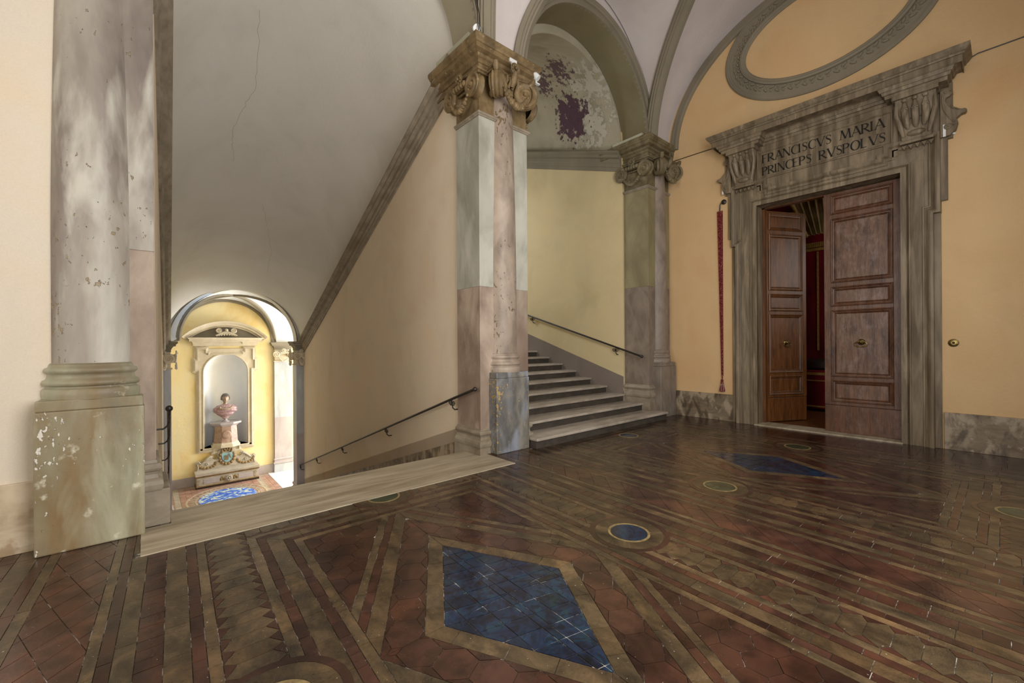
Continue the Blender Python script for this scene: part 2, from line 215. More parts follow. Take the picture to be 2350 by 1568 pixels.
# ---------------------------------------------------------------- mesh helpers
def V(*a): return Vector(a)
class MB:
    def __init__(s): s.v = []; s.f = []; s.T = None; s.sm = []; s.smooth = False; s.t = []
    def add(s, vs, fs):
        n = len(s.v)
        for p in vs:
            p = Vector(p); s.v.append(s.T @ p if s.T else p)
        for f in fs: s.f.append([i+n for i in f]); s.sm.append(s.smooth)
        return s
    def box(s, x0, x1, y0, y1, z0, z1):
        return s.add([(x0, y0, z0), (x1, y0, z0), (x1, y1, z0), (x0, y1, z0), (x0, y0, z1), (x1, y0, z1), (x1, y1, z1), (x0, y1, z1)],
                     [(0, 3, 2, 1), (4, 5, 6, 7), (0, 1, 5, 4), (1, 2, 6, 5), (2, 3, 7, 6), (3, 0, 4, 7)])
    def prism(s, poly, vec):
        n = len(poly); vec = Vector(vec); a = [Vector(p) for p in poly]
        return s.add(a+[p+vec for p in a], [list(range(n))[::-1], list(range(n, 2*n))]+[(i, (i+1) % n, n+(i+1) % n, n+i) for i in range(n)])
    def loft(s, A, B, cap=True):
        n = len(A)
        return s.add(list(A)+list(B), ([list(range(n))[::-1], list(range(n, 2*n))] if cap else [])+[(i, (i+1) % n, n+(i+1) % n, n+i) for i in range(n)])
    def grid(s, fn, nu, nv, wu=False, wv=False):
        vs = [fn(i/nu, j/nv) for i in range(nu+(0 if wu else 1)) for j in range(nv+(0 if wv else 1))]
        R = nv+(0 if wv else 1); fs = []
        for i in range(nu):
            for j in range(nv):
                i2 = (i+1) % nu if wu else i+1; j2 = (j+1) % nv if wv else j+1
                fs.append((i*R+j, i2*R+j, i2*R+j2, i*R+j2))
        return s.add(vs, fs)
    def lathe(s, c, prof, seg=32, ang0=0, ang1=2*PI, M=None):
        c = Vector(c); full = abs(ang1-ang0-2*PI) < 1e-6; M = M or Matrix.Identity(3)
        n = seg+(0 if full else 1); k = len(prof); vs = []; fs = []
        for i in range(n):
            a = ang0+(ang1-ang0)*i/seg
            for r, z in prof: vs.append(c+M@Vector((r*math.cos(a), r*math.sin(a), z)))
        for i in range(seg):
            i2 = (i+1) % n
            for j in range(k-1): fs.append((i*k+j, i2*k+j, i2*k+j+1, i*k+j+1))
        if full: fs += [[i*k for i in range(n)][::-1], [i*k+k-1 for i in range(n)]]
        s.smooth, o = True, s.smooth; s.add(vs, fs); s.smooth = o; return s
    def sweep(s, path, prof, n, closed=False, cap=True, flip=1):       # prof (a, b): a sideways in the plane, b along n; prof closed polygon
        P = [Vector(p) for p in path]; n = Vector(n).normalized(); m = len(P); R = []
        for i in range(m):
            d0 = (P[i]-P[i-1]).normalized() if (i > 0 or closed) else None
            d1 = (P[(i+1) % m]-P[i]).normalized() if (i < m-1 or closed) else None
            s0 = n.cross(d0) if d0 else None; s1 = n.cross(d1) if d1 else None
            if s0 is None: side = s1
            elif s1 is None: side = s0
            else:
                side = (s0+s1)
                side = side/max(0.2, side.length_squared)*2 if side.length > 1e-4 else s0
            R.append([P[i]+side*(a*flip)+n*b for a, b in prof])
        k = len(prof); vs = [p for r in R for p in r]; fs = []
        for i in range(m if closed else m-1):
            i2 = (i+1) % m
            for j in range(k): fs.append((i*k+j, i*k+(j+1) % k, i2*k+(j+1) % k, i2*k+j))
        if cap and not closed: fs += [list(range(k))[::-1], list(range((m-1)*k, m*k))]
        return s.add(vs, fs)
    def tube(s, path, r, seg=8, rs=None):
        P = [Vector(p) for p in path]; m = len(P); vs = []; up = None
        for i in range(m):
            d = (P[min(i+1, m-1)]-P[max(i-1, 0)]).normalized()
            if up is None: up = d.orthogonal().normalized()
            up = (up-d*up.dot(d)).normalized(); sd = d.cross(up); q = rs[i] if rs else r
            for j in range(seg):
                a = 2*PI*j/seg; vs.append(P[i]+(up*math.cos(a)+sd*math.sin(a))*q)
        fs = [(i*seg+j, i*seg+(j+1) % seg, (i+1)*seg+(j+1) % seg, (i+1)*seg+j) for i in range(m-1) for j in range(seg)]
        fs += [list(range(seg))[::-1], list(range((m-1)*seg, m*seg))]
        s.smooth, o = True, s.smooth; s.add(vs, fs); s.smooth = o; return s
    def ell(s, c, r, seg=12, M=None):
        c = Vector(c); M = M or Matrix.Identity(3); r = (r, r, r) if isinstance(r, (int, float)) else r
        def fn(u, v):
            a, b = 2*PI*u, PI*(v*0.998+0.001)
            return c+M@Vector((r[0]*math.sin(b)*math.cos(a), r[1]*math.sin(b)*math.sin(a), r[2]*math.cos(b)))
        s.smooth, o = True, s.smooth; s.grid(fn, seg, max(4, seg//2), wu=True); s.smooth = o; return s
def W(o):
    x = Vector((0, 0, 0))
    while o: x = x+o.location; o = o.parent
    return x
def obj(name, mb, mat, parent=None, label=None, bevel=0.0, kind=None, recalc=True, tint=None, auto=40):
    off = W(parent) if parent else Vector((0, 0, 0))
    me = bpy.data.meshes.new(name); me.from_pydata([tuple(p-off) for p in mb.v], [], mb.f); me.update()
    if recalc:
        b = bmesh.new(); b.from_mesh(me); bmesh.ops.recalc_face_normals(b, faces=b.faces); b.to_mesh(me); b.free()
    if any(mb.sm):
        me.polygons.foreach_set('use_smooth', [True]*len(me.polygons)); me.set_sharp_from_angle(angle=math.radians(auto))
    me.materials.append(MT[mat] if isinstance(mat, str) else mat)
    ca = me.color_attributes.new('tint', 'FLOAT_COLOR', 'POINT')
    if tint is None: ca.data.foreach_set('color', [1.0]*(4*len(me.vertices)))
    elif isinstance(tint, tuple): ca.data.foreach_set('color', [*tint, 1.0]*len(me.vertices))
    else: ca.data.foreach_set('color', tint)
    o = bpy.data.objects.new(name, me); COL.objects.link(o)
    if parent: o.parent = parent
    if label: o['label'] = label
    if kind: o['kind'] = kind
    if bevel:
        md = o.modifiers.new('edge', 'BEVEL'); md.width = bevel; md.segments = 2; md.limit_method = 'ANGLE'; md.angle_limit = math.radians(40); md.harden_normals = False
    return o
def thing(name, label, cat, loc=(0, 0, 0), group=None, kind=None):
    o = bpy.data.objects.new(name, None); COL.objects.link(o); o.location = loc; o['label'] = label; o['category'] = cat
    if group: o['group'] = group
    if kind: o['kind'] = kind
    return o
def tag(o, label, cat, group=None, kind=None):
    o['label'] = label; o['category'] = cat
    if group: o['group'] = group
    if kind: o['kind'] = kind
    return o
def struct(name, mb, mat, label, cat='wall', **k):
    return tag(obj(name, mb, mat, **k), label, cat, None, 'structure')

# ---------------------------------------------------------------- the plan
YA, T_A = 5.0, 0.6            # stair wall: face and thickness
XB = 9.05                     # door wall
ZS = 6.0                      # springing of arches and vaults
A1 = (0.09, 3.685); A2 = (4.645, 8.165)
def Rw(y): return 3.735+0.031*(y-5.6)
def Lw(y): return 0.075+0.031*(y-5.6)

def arch_pts(xc, r, z0, n=32, a0=0.0, a1=PI, b=None):
    b = b or r
    return [(xc-r*math.cos(a0+(a1-a0)*i/n), z0+b*math.sin(a0+(a1-a0)*i/n)) for i in range(n+1)]

# floor base under the paving
m_ = MB().box(-7.0, 9.3, -1.2, 4.9, -0.25, -0.0035); m_.box(-7, 0.1, 4.9, 5.3, -0.25, -0.0035); m_.box(3.7, 9.3, 4.9, 5.3, -0.25, -0.0035)
FLOOR = struct('floor', m_, 'mortar', 'dark polished floor of terracotta, brown stone and blue glazed tiles with whitish mortar', 'floor')

# stair wall (holds both arches)
def arched_wall(spans, x0, x1, ztop, y0, y1, z0=-0.3, n=32):
    mb = MB(); xs = x0
    for (a, b, zs) in spans:
        mb.box(xs, a, y0, y1, z0, ztop); r = (b-a)/2; P = arch_pts((a+b)/2, r, zs, n)
        for i in range(n):
            (xa, za), (xb, zb) = P[i], P[i+1]
            mb.add([(xa, y0, za), (xb, y0, zb), (xb, y0, ztop), (xa, y0, ztop), (xa, y1, za), (xb, y1, zb), (xb, y1, ztop), (xa, y1, ztop)],
                   [(0, 1, 2, 3), (7, 6, 5, 4), (0, 4, 5, 1)])
        xs = b
    mb.box(xs, x1, y0, y1, z0, ztop); return mb
mb = MB(); mb.box(-7.0, A1[0]-0.02, YA+0.03, YA+T_A, -0.3, 9.2); mb.box(A1[1]+0.02, A2[0]-0.02, YA+0.03, YA+T_A, -3.8, 9.2); mb.box(A2[1]+0.02, XB+0.1, YA+0.03, YA+T_A, -0.3, 9.2)
struct('wall_front', mb, 'plaster_cream', 'cream plastered wall behind the three marble columns')
for k, (a, b) in enumerate((A1, A2)):
    mb = MB(); r = (b-a)/2; P = arch_pts((a+b)/2, r, ZS, 40)
    for i in range(40):
        (xa, za), (xb, zb) = P[i], P[i+1]
        mb.add([(xa, YA+0.03, za), (xb, YA+0.03, zb), (xb, YA+0.03, 9.2), (xa, YA+0.03, 9.2)], [(0, 1, 2, 3)])
    struct('wall_spandrel', mb, 'plaster_vault', 'pale plaster wall over the %s stair arch' % ('descending' if k == 0 else 'ascending'), recalc=False)
    mb = MB(); mb.smooth = True
    mb.grid(lambda u, v: ((a+b)/2-r*math.cos(PI*u), YA+v*(T_A+0.02), ZS+r*math.sin(PI*u)), 48, 1)
    # back side of the arch, so that no light leaks through
    mb.smooth = False
    for i in range(40):
        (xa, za), (xb, zb) = P[i], P[i+1]
        mb.add([(xa, YA+T_A+0.02, za), (xb, YA+T_A+0.02, zb), (xb, YA+T_A+0.02, 9.2), (xa, YA+T_A+0.02, 9.2)], [(3, 2, 1, 0)])
    struct('trim_%d' % (k+1), mb, 'plaster_taupe' if k == 0 else 'plaster_olive', '%s underside of the arch over the %s stair' % (('taupe', 'descending') if k == 0 else ('dark olive', 'ascending')), 'arch', recalc=False)
    # moulded archivolt on the room face
    prof = [(0.0, -0.01), (0.0, 0.05), (0.05, 0.05), (0.055, 0.035), (0.12, 0.035), (0.125, 0.06), (0.15, 0.075), (0.175, 0.075), (0.18, 0.06), (0.205, 0.085), (0.225, 0.085), (0.235, 0.06), (0.24, -0.01)]
    path = [(x, YA+0.03, z) for x, z in arch_pts((a+b)/2, r+0.0, ZS, 56)]
    mb = MB(); mb.sweep(path, prof, (0, -1, 0), flip=1)
    struct('trim_%d' % (k+3), mb, 'stucco_grey', 'grey moulded archivolt around the %s stair arch' % ('descending' if k == 0 else 'ascending'), 'arch moulding')

# left end of the room, back wall with tall windows, out of view
mb = MB(); mb.box(-7.0, -6.8, -1.2, 5.6, -0.3, 9.2)
struct('wall_left', mb, 'plaster_cream', 'cream wall closing the far end of the gallery')
mb = MB(); xs = -7.0
for (a, b) in ((0.7, 3.9), (4.5, 7.5)):
    mb.box(xs, a, -1.3, -1.1, -0.3, 9.2); mb.box(a, b, -1.3, -1.1, -0.3, 0.9); mb.box(a, b, -1.3, -1.1, 5.5, 9.2); xs = b
mb.box(xs, XB+0.3, -1.3, -1.1, -0.3, 9.2)
struct('wall_back', mb, 'plaster_cream', 'cream wall with tall windows opposite the stairs')

# door wall: opening 2.08 x 4.26, wall 0.34 thick
DC, DW, DH = 2.11, 1.04, 4.26
mb = MB()
e = 0.03; mb.box(XB, XB+0.34, -1.3, DC-DW-e, -0.3, 9.2); mb.box(XB, XB+0.34, DC+DW+e, YA+0.6, -0.3, 9.2); mb.box(XB, XB+0.34, DC-DW-e, DC+DW+e, DH+e, 9.2); mb.box(XB, XB+0.34, DC-DW-e, DC+DW+e, -0.3, -0.03)
struct('wall_right', mb, 'plaster_ochre', 'warm ochre plastered wall around the great stone doorway')

# groin vault of the gallery
VY, VA_, VB_, VZ = 2.11, 2.90, 2.34, 5.93
BAYS = ((1.92, 1.94), (6.405, 1.94), (-2.57, 1.94))
def zc1(y):
    t = 1-((y-VY)/VA_)**2; return VZ+VB_*math.sqrt(max(0, t))
def zc2(x):
    z = VZ
    for c, h in BAYS:
        t = 1-((x-c)/h)**2
        if t > 0: z = max(z, VZ+VB_*math.sqrt(t))
    return z
xs = [-7.0+0.001]
for c, h in sorted(BAYS): xs += [c-h*math.cos(PI*i/36) for i in range(37)]
xs += [XB]; xs = sorted(set(round(x, 4) for x in xs))
ys = [VY-VA_*math.cos(PI*i/48) for i in range(49)]
mb = MB(); mb.smooth = True
vs = [(x, min(y, YA+0.04), max(zc1(y), zc2(x))) for x in xs for y in ys]; R_ = len(ys)
mb.add(vs, [(i*R_+j, (i+1)*R_+j, (i+1)*R_+j+1, i*R_+j+1) for i in range(len(xs)-1) for j in range(R_-1)])
struct('ceiling', mb, 'plaster_vault', 'pale pinkish grey groin vault over the gallery', 'ceiling', recalc=False, auto=25)
mb = MB().box(-7.2, XB+0.4, -1.4, YA+0.7, 9.2, 9.3)
struct('roof', mb, 'plaster_grey', 'slab over the gallery vault', 'roof')
# ribs on the groins
RP = [(-0.13, 0.02), (-0.13, -0.05), (-0.10, -0.05), (-0.095, -0.085), (-0.06, -0.085), (-0.05, -0.11), (0.05, -0.11), (0.06, -0.085), (0.095, -0.085), (0.10, -0.05), (0.13, -0.05), (0.13, 0.02)]
def rib(name, c, h, sx, sy, label):
    mb = MB(); R = []; n = 30; d = Vector((-sx*h, -sy*VA_, 0)); side = Vector((-d.y, d.x, 0)).normalized(); dn = d.normalized()
    for i in range(n+1):
        t = PI/2*i/n; p = Vector((c+sx*h*math.cos(t), VY+sy*VA_*math.cos(t), VZ+VB_*math.sin(t)))
        L = d.length; tn = (dn*(L*math.sin(t))+Vector((0, 0, VB_*math.cos(t)))).normalized(); out = tn.cross(side)
        if out.z < 0: out = -out
        R.append([p+side*a+out*b for a, b in RP])
    k = len(RP); vs = [q for r in R for q in r]
    mb.add(vs, [(i*k+j, i*k+(j+1) % k, (i+1)*k+(j+1) % k, (i+1)*k+j) for i in range(n) for j in range(k)]+[list(range(k))])
    return struct(name, mb, 'stucco_grey', label, 'vault rib')
rib('trim_5', BAYS[0][0], BAYS[0][1], 1, 1, 'grey moulded vault rib rising from the middle column')
rib('trim_6', BAYS[1][0], BAYS[1][1], 1, 1, 'grey moulded vault rib rising from the corner column')
rib('trim_7', BAYS[1][0], BAYS[1][1], -1, 1, 'grey moulded vault rib hugging the ascending stair arch')
rib('trim_8', BAYS[0][0], BAYS[0][1], -1, 1, 'grey moulded vault rib above the nearest column')
rib('trim_9', BAYS[1][0], BAYS[1][1], 1, -1, 'grey moulded vault rib beyond the doorway')
# lunette moulding on the door wall
mb = MB(); path = [(XB, VY-2.74*math.cos(PI*i/60), VZ+2.26*math.sin(PI*i/60)) for i in range(61)]
mb.sweep(path, [(-0.10, -0.01), (-0.10, 0.03), (-0.05, 0.03), (-0.045, 0.05), (0.03, 0.055), (0.035, 0.075), (0.075, 0.08), (0.09, 0.05), (0.10, -0.01)], (-1, 0, 0))
struct('trim_10', mb, 'stucco_grey', 'grey moulding following the lunette over the doorway', 'arch moulding')
# hanging shell between moulding and vault: covers any sliver of ochre above the lunette
# ---------------------------------------------------------------- descending stair (tunnel)
YE = 15.8; ZF = -3.6                # foot arch and lower landing floor
def zc_low(y): return 5.87-0.4445*(y-6.13)         # top of the sloping cornice
mb = MB(); mb.smooth = True
def vault1(u, v):
    y = 5.62+(YE-5.62)*v; a, b = Lw(y)-0.0, Rw(y)+0.0; r = (b-a)/2; c = (a+b)/2; z0 = zc_low(y)-0.03; bb = r if v > 0 else r
    return (c-r*math.cos(PI*u), y, z0+bb*math.sin(PI*u))
mb.grid(vault1, 40, 30)
struct('wall_stair_vault', mb, 'plaster_grey', 'grey plastered barrel vault sloping down over the descending stair', 'vault', recalc=False)
mb = MB(); mb.loft([(Rw(5.6), 5.6, -0.4), (Rw(5.6)+.3, 5.6, -0.4), (Rw(5.6)+.3, 5.6, 6.4), (Rw(5.6), 5.6, 6.4)], [(Rw(YE), YE, ZF-.3), (Rw(YE)+.3, YE, ZF-.3), (Rw(YE)+.3, YE, 1.8), (Rw(YE), YE, 1.8)])
mb.loft([(Rw(5.6), 5.6, -0.2), (Rw(5.6)+.3, 5.6, -0.2), (Rw(5.6)+.3, 5.6, 0.3), (Rw(5.6), 5.6, 0.3)], [(Rw(YE), YE, ZF-.3), (Rw(YE)+.3, YE, ZF-.3), (Rw(YE)+.3, YE, ZF+.6), (Rw(YE), YE, ZF+.6)])
struct('wall_stair_right', mb, 'plaster_peach', 'peach plaster wall beside the descending stair')
mb = MB(); mb.loft([(Lw(5.6), 5.6, -0.4), (Lw(5.6)-.3, 5.6, -0.4), (Lw(5.6)-.3, 5.6, 6.4), (Lw(5.6), 5.6, 6.4)], [(Lw(YE), YE, ZF-.3), (Lw(YE)-.3, YE, ZF-.3), (Lw(YE)-.3, YE, 1.8), (Lw(YE), YE, 1.8)])
struct('wall_stair_left', mb, 'plaster_peach', 'peach plaster wall on the near side of the descending stair')
CP = [(0, -0.42), (0.03, -0.42), (0.03, -0.34), (0.045, -0.33), (0.045, -0.26), (0.07, -0.23), (0.07, -0.15), (0.13, -0.13), (0.13, -0.07), (0.16, -0.05), (0.185, -0.03), (0.185, 0.0), (0.17, 0.02), (0, 0.02)]
def slope_cornice(name, wx, sgn, y0, y1, zf, label, mat='stone_cornice', cp=CP):
    mb = MB(); mb.loft([(wx(y0)+sgn*a, y0, zf(y0)+b) for a, b in cp], [(wx(y1)+sgn*a, y1, zf(y1)+b) for a, b in cp])
    return struct(name, mb, mat, label, 'cornice')
slope_cornice('trim_11', Rw, -1, 5.62, YE-0.05, zc_low, 'long brown stone cornice sloping down the peach wall of the descending stair')
slope_cornice('trim_12', Lw, 1, 5.62, YE-0.05, zc_low, 'brown stone cornice running down beside the nearest column', cp=[(a*0.95, b) for a, b in CP])
# skirtings along the descending stair
def zs_low(y): return -0.02-0.325*(y-5.95)
for k, (wx, sg) in enumerate(((Rw, -1), (Lw, 1))):
    mb = MB(); y0, y1 = 5.75, 15.3
    mb.loft([(wx(y0)+sg*a, y0, zs_low(y0)+b) for a, b in ((0, 0), (0.025, 0), (0.025, -0.75), (0, -0.75))], [(wx(y1)+sg*a, y1, zs_low(y1)+b) for a, b in ((0, 0), (0.025, 0), (0.025, -0.75), (0, -0.75))])
    struct('baseboard_stair_'+('right', 'left')[k], mb, 'marble_skirting' , 'brown marbled skirting sloping down the %s' % ('peach wall of the descending stair', 'near wall of the descending stair')[k], 'skirting')
# steps going down
st = thing('staircase', 'stone stair descending under the vault towards the bust in its niche', 'staircase', (1.9, 5.3, 0))
NS = 22; RI = 3.6/NS; TR = 0.455
for i in range(1, NS+1):
    y = 5.0+TR*(i-1); z = -RI*i
    mb = MB().box(Lw(y)-0.02, Rw(y)+0.02, y+0.35 if i == 1 else y+0.28, y+0.28+TR+0.06, z-0.35, z)
    if i < NS: obj('step', mb, 'stone_step', st, bevel=0.008)
mb = MB(); mb.box(-0.035, 3.765, 4.305, 4.93, -0.2, 0.006); mb.box(0.17, 3.66, 4.90, 5.36, -0.2, -0.012)
tag(obj('threshold_slab', mb, 'stone_threshold', bevel=0.006), 'long worn buff stone slab at the head of the descending stair', 'threshold')

# lower arch and landing
mb = MB(); r = 1.70; cx_ = 2.22; zs = 1.70
mb.box(Lw(YE)-1.2, cx_-r, YE, YE+0.4, ZF, 4.4); mb.box(cx_+r, Rw(YE)+0.35, YE, YE+0.4, ZF, 4.4)
P = arch_pts(cx_, r, zs, 36)
for i in range(36):
    (xa, za), (xb, zb) = P[i], P[i+1]
    mb.add([(xa, YE, za), (xb, YE, zb), (xb, YE, 4.6), (xa, YE, 4.6), (xa, YE+.4, za), (xb, YE+.4, zb), (xb, YE+.4, 4.6), (xa, YE+.4, 4.6)], [(0, 1, 2, 3), (7, 6, 5, 4), (0, 4, 5, 1)])
struct('wall_foot_arch', mb, 'plaster_grey', 'grey plastered arch at the foot of the descending stair', 'arch', recalc=False)
mb = MB(); mb.sweep([(x, YE, z) for x, z in arch_pts(cx_, r, zs, 48)], [(0.0, -0.02), (0.0, 0.04), (0.03, 0.04), (0.035, -0.02)], (0, -1, 0), flip=1)
struct('trim_13', mb, 'stucco_grey', 'thin dark moulding around the arch at the foot of the stair', 'arch moulding')
YN = 19.75; NC = 2.38
mb = MB(); mb.box(-3.0, 9.0, 15.3, 21, ZF-0.2, ZF-0.012)
struct('floor_landing', mb, 'mortar', 'floor of the lower landing under its tiles', 'floor')
# niche wall with round-headed recess
nr = 0.705; nz0 = -2.26; nzs = 0.58
mb = MB(); mb.box(-3.0, NC-nr, YN, YN+1.0, ZF, 5.0); mb.box(NC+nr, 9.0, YN, YN+1.0, ZF, 5.0); mb.box(NC-nr, NC+nr, YN, YN+1.0, ZF, nz0)
P = arch_pts(NC, nr, nzs, 24)
for i in range(24):
    (xa, za), (xb, zb) = P[i], P[i+1]; mb.add([(xa, YN, za), (xb, YN, zb), (xb, YN, 5), (xa, YN, 5)], [(0, 1, 2, 3)])
struct('wall_landing', mb, 'plaster_ochre_light', 'yellow plaster wall of the lower landing around the niche', recalc=False)
mb = MB(); mb.smooth = True
mb.grid(lambda u, v: (NC-nr*math.cos(PI*u), YN+nr*0.95*math.sin(PI*u), nz0+(nzs-nz0)*v), 24, 2)
mb.grid(lambda u, v: (NC-nr*math.cos(PI*u)*math.cos(PI/2*v), YN+nr*0.95*math.sin(PI*u)*math.cos(PI/2*v), nzs+nr*math.sin(PI/2*v)), 24, 10)
struct('wall_niche', mb, 'plaster_white', 'white round-headed niche behind the marble bust', 'niche', recalc=False)
mb = MB(); mb.prism([(NC-nr, YN-0.02, nz0)]+[(NC-nr*math.cos(PI*i/24), YN+nr*.95*math.sin(PI*i/24), nz0) for i in range(25)]+[(NC+nr, YN-0.02, nz0)], (0, 0, -0.03))
struct('trim_14', mb, 'marble_white', 'white marble sill inside the niche', 'sill')
mb = MB(); mb.box(-3.2, -3.0, 15.3, 21, ZF, 5.0); mb.box(-3, Lw(YE)-1.1, 15.9, 16.1, ZF, 5)
struct('wall_landing_left', mb, 'plaster_ochre_light', 'yellow wall at the left end of the lower landing')
mb = MB(); mb.box(Rw(YE)+0.3, 9.0, 15.9, 16.1, ZF, 5)
struct('wall_landing_front', mb, 'plaster_ochre_light', 'yellow wall of the lower landing on the stair side')
mb = MB(); mb.box(9.0, 9.2, 15.3, 16.2, ZF, 5); mb.box(9.0, 9.2, 19.4, 21, ZF, 5); mb.box(9, 9.2, 16.2, 19.4, ZF, ZF+.9); mb.box(9, 9.2, 16.2, 19.4, 1.8, 5)
struct('wall_landing_right', mb, 'plaster_white', 'white window wall at the right end of the lower landing')
# vault of the landing
def zl(x, y):
    a = 1-((x-NC)/1.66)**2; b = 1-((y-17.95)/1.8)**2
    return 1.76+1.66*max(math.sqrt(max(0, a)), math.sqrt(max(0, b)))
mb = MB(); mb.smooth = True
xl = sorted([-3.0, 9.0, 4.6, 5.5, 0, -1]+[NC-1.66*math.cos(PI*i/30) for i in range(31)]); yl = [17.95-1.8*math.cos(PI*i/30) for i in range(31)]
mb.add([(x, y, zl(x, y)) for x in xl for y in yl], [(i*31+j, (i+1)*31+j, (i+1)*31+j+1, i*31+j+1) for i in range(len(xl)-1) for j in range(30)])
struct('ceiling_landing', mb, 'plaster_white', 'white groin vault over the lower landing', 'ceiling', recalc=False, auto=25)
for k, (sx, sy) in enumerate(((1, 1), (1, -1), (-1, 1), (-1, -1))):
    R = []; n = 20; d = Vector((-sx*1.66, -sy*1.8, 0)); side = Vector((-d.y, d.x, 0)).normalized(); mb = MB()
    for i in range(n+1):
        t = PI/2*i/n; p = Vector((NC+sx*1.66*math.cos(t), 17.95+sy*1.8*math.cos(t), 1.76+1.66*math.sin(t)))
        tn = (d.normalized()*(d.length*math.sin(t))+Vector((0, 0, 1.66*math.cos(t)))).normalized(); out = tn.cross(side); out = out if out.z > 0 else -out
        R.append([p+side*a+out*b for a, b in ((-.09, .02), (-.09, -.04), (-.05, -.06), (.05, -.06), (.09, -.04), (.09, .02))])
    mb.add([q for r_ in R for q in r_], [(i*6+j, i*6+(j+1) % 6, (i+1)*6+(j+1) % 6, (i+1)*6+j) for i in range(n) for j in range(6)])
    struct('trim_%d' % (15+k), mb, 'stucco_grey', 'grey rib of the landing vault, %s' % ('over the white pilaster', 'nearest the foot arch on the window side', 'behind the pediment', 'nearest the foot arch on the dark side')[k], 'vault rib')
mb = MB(); mb.sweep([(x, YN, z) for x, z in arch_pts(NC, 1.62, 1.76, 48)], [(-0.07, -0.01), (-0.07, 0.04), (0, 0.06), (0.05, 0.05), (0.09, 0.02), (0.09, -0.01)], (0, -1, 0), flip=1)
struct('trim_19', mb, 'stucco_grey', 'grey moulding around the yellow lunette over the niche', 'arch moulding')
mb = MB().box(-3, NC-0.98, YN-0.025, YN, ZF, ZF+0.34).box(NC+0.98, 4.02, YN-0.025, YN, ZF, ZF+0.34)
struct('baseboard_landing', mb, 'marble_lilac', 'pale grey skirting along the niche wall', 'skirting')

# ---------------------------------------------------------------- ascending stair
XR = 8.13; XL = 4.68
def zc_up(y): return 6.04+0.34*(y-6.09)
mb = MB(); mb.loft([(XR, 5.6, -0.2), (XR+.3, 5.6, -0.2), (XR+.3, 5.6, 6.6), (XR, 5.6, 6.6)], [(XR, 12.6, -0.2), (XR+.3, 12.6, -0.2), (XR+.3, 12.6, 9), (XR, 12.6, 9)])
struct('wall_upper_stair_right', mb, 'plaster_straw', 'straw yellow plaster wall beside the ascending stair')
mb = MB(); mb.loft([(XL, 5.6, -0.2), (XL-.3, 5.6, -0.2), (XL-.3, 5.6, 6.6), (XL, 5.6, 6.6)], [(XL, 12.6, -0.2), (XL-.3, 12.6, -0.2), (XL-.3, 12.6, 9), (XL, 12.6, 9)])
struct('wall_upper_stair_left', mb, 'plaster_straw', 'straw yellow plaster wall behind the middle column')
mb = MB().box(XL-.3, XR+.3, 12.6, 12.8, 0, 11)
struct('wall_upper_stair_end', mb, 'plaster_straw', 'straw yellow wall closing the head of the ascending stair')
slope_cornice('trim_20', lambda y: XR, -1, 5.62, 12.6, zc_up, 'grey cornice climbing the straw wall of the ascending stair', 'stucco_grey')
slope_cornice('trim_21', lambda y: XL, 1, 5.62, 12.6, zc_up, 'grey cornice climbing behind the middle column', 'stucco_grey')
spot(PEEL, (8.0, 6.40, 6.75), 0.9, 4.0, 0.40, H('c4beb0'), 5, 0.75); spot(PEEL, (7.5, 5.9, 7.4), 0.9, 5.0, 0.40, H('c4beb0'), 6, 0.7); spot(PEEL, (7.93, 6.88, 7.12), 0.46, 5.0, 0.27, H('58404a'), 3); spot(PEEL, (7.06, 6.5, 7.78), 0.5, 8.0, 0.38, H('58404a'), 8, 0.9)
spot(PEEL, (7.3, 7.3, 7.93), 0.5, 9.0, 0.38, H('58404a'), 12, 0.9)
MT['plaster_peeling'] = PEEL.bump(18, 0.3).done(0.012)
mb = MB(); mb.smooth = True; ru = (XR-XL)/2
mb.grid(lambda u, v: ((XR+XL)/2-ru*math.cos(PI*u), 5.62+7.0*v, zc_up(5.62+7.0*v)-0.02+ru*math.sin(PI*u)), 48, 20); mb.smooth = False
for i in range(48):
    a_, b_ = PI*i/48, PI*(i+1)/48; cxu = (XR+XL)/2; mb.add([(cxu-q*math.cos(t), 5.63, zc_up(5.62)-.02+q*math.sin(t)) for q, t in ((ru, a_), (ru, b_), (ru+.6, b_), (ru+.6, a_))], [(0, 1, 2, 3)])
struct('ceiling_upper_stair', mb, 'plaster_peeling', 'stained grey barrel vault flaking to dull purple above the ascending stair', 'vault', recalc=False)
mb = MB()
def_ = [(0, 0.02), (0, -0.95), (0.02, -0.95), (0.02, 0.02)]
zk = lambda y: 0.887+0.33*(y-5.747)
mb.loft([(XR-a, 5.6, zk(5.6)+b) for a, b in def_], [(XR-a, 11.0, zk(11.0)+b) for a, b in def_])
struct('baseboard_upper_stair', mb, 'skirting_grey', 'plain grey painted skirting climbing beside the ascending stair', 'skirting')
up = thing('staircase', 'broad worn stone stair ascending between the middle and corner columns', 'staircase', (6.4, 4.66, 0))
for i in range(14):
    y = 4.645+0.462*i; z = 0.158*(i+1); x0, x1 = (4.50, 8.33) if i == 0 else ((XL-.02, 8.165) if i == 1 else (XL-.02, XR))
    if i == 0: x1 = 8.345
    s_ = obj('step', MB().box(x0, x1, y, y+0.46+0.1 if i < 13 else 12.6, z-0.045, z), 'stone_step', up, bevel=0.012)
    obj('riser', MB().box(x0+.01, x1-.01, y+0.035, y+0.5 if i < 13 else 12.6, z-0.158, z-0.045), 'stone_riser', s_)
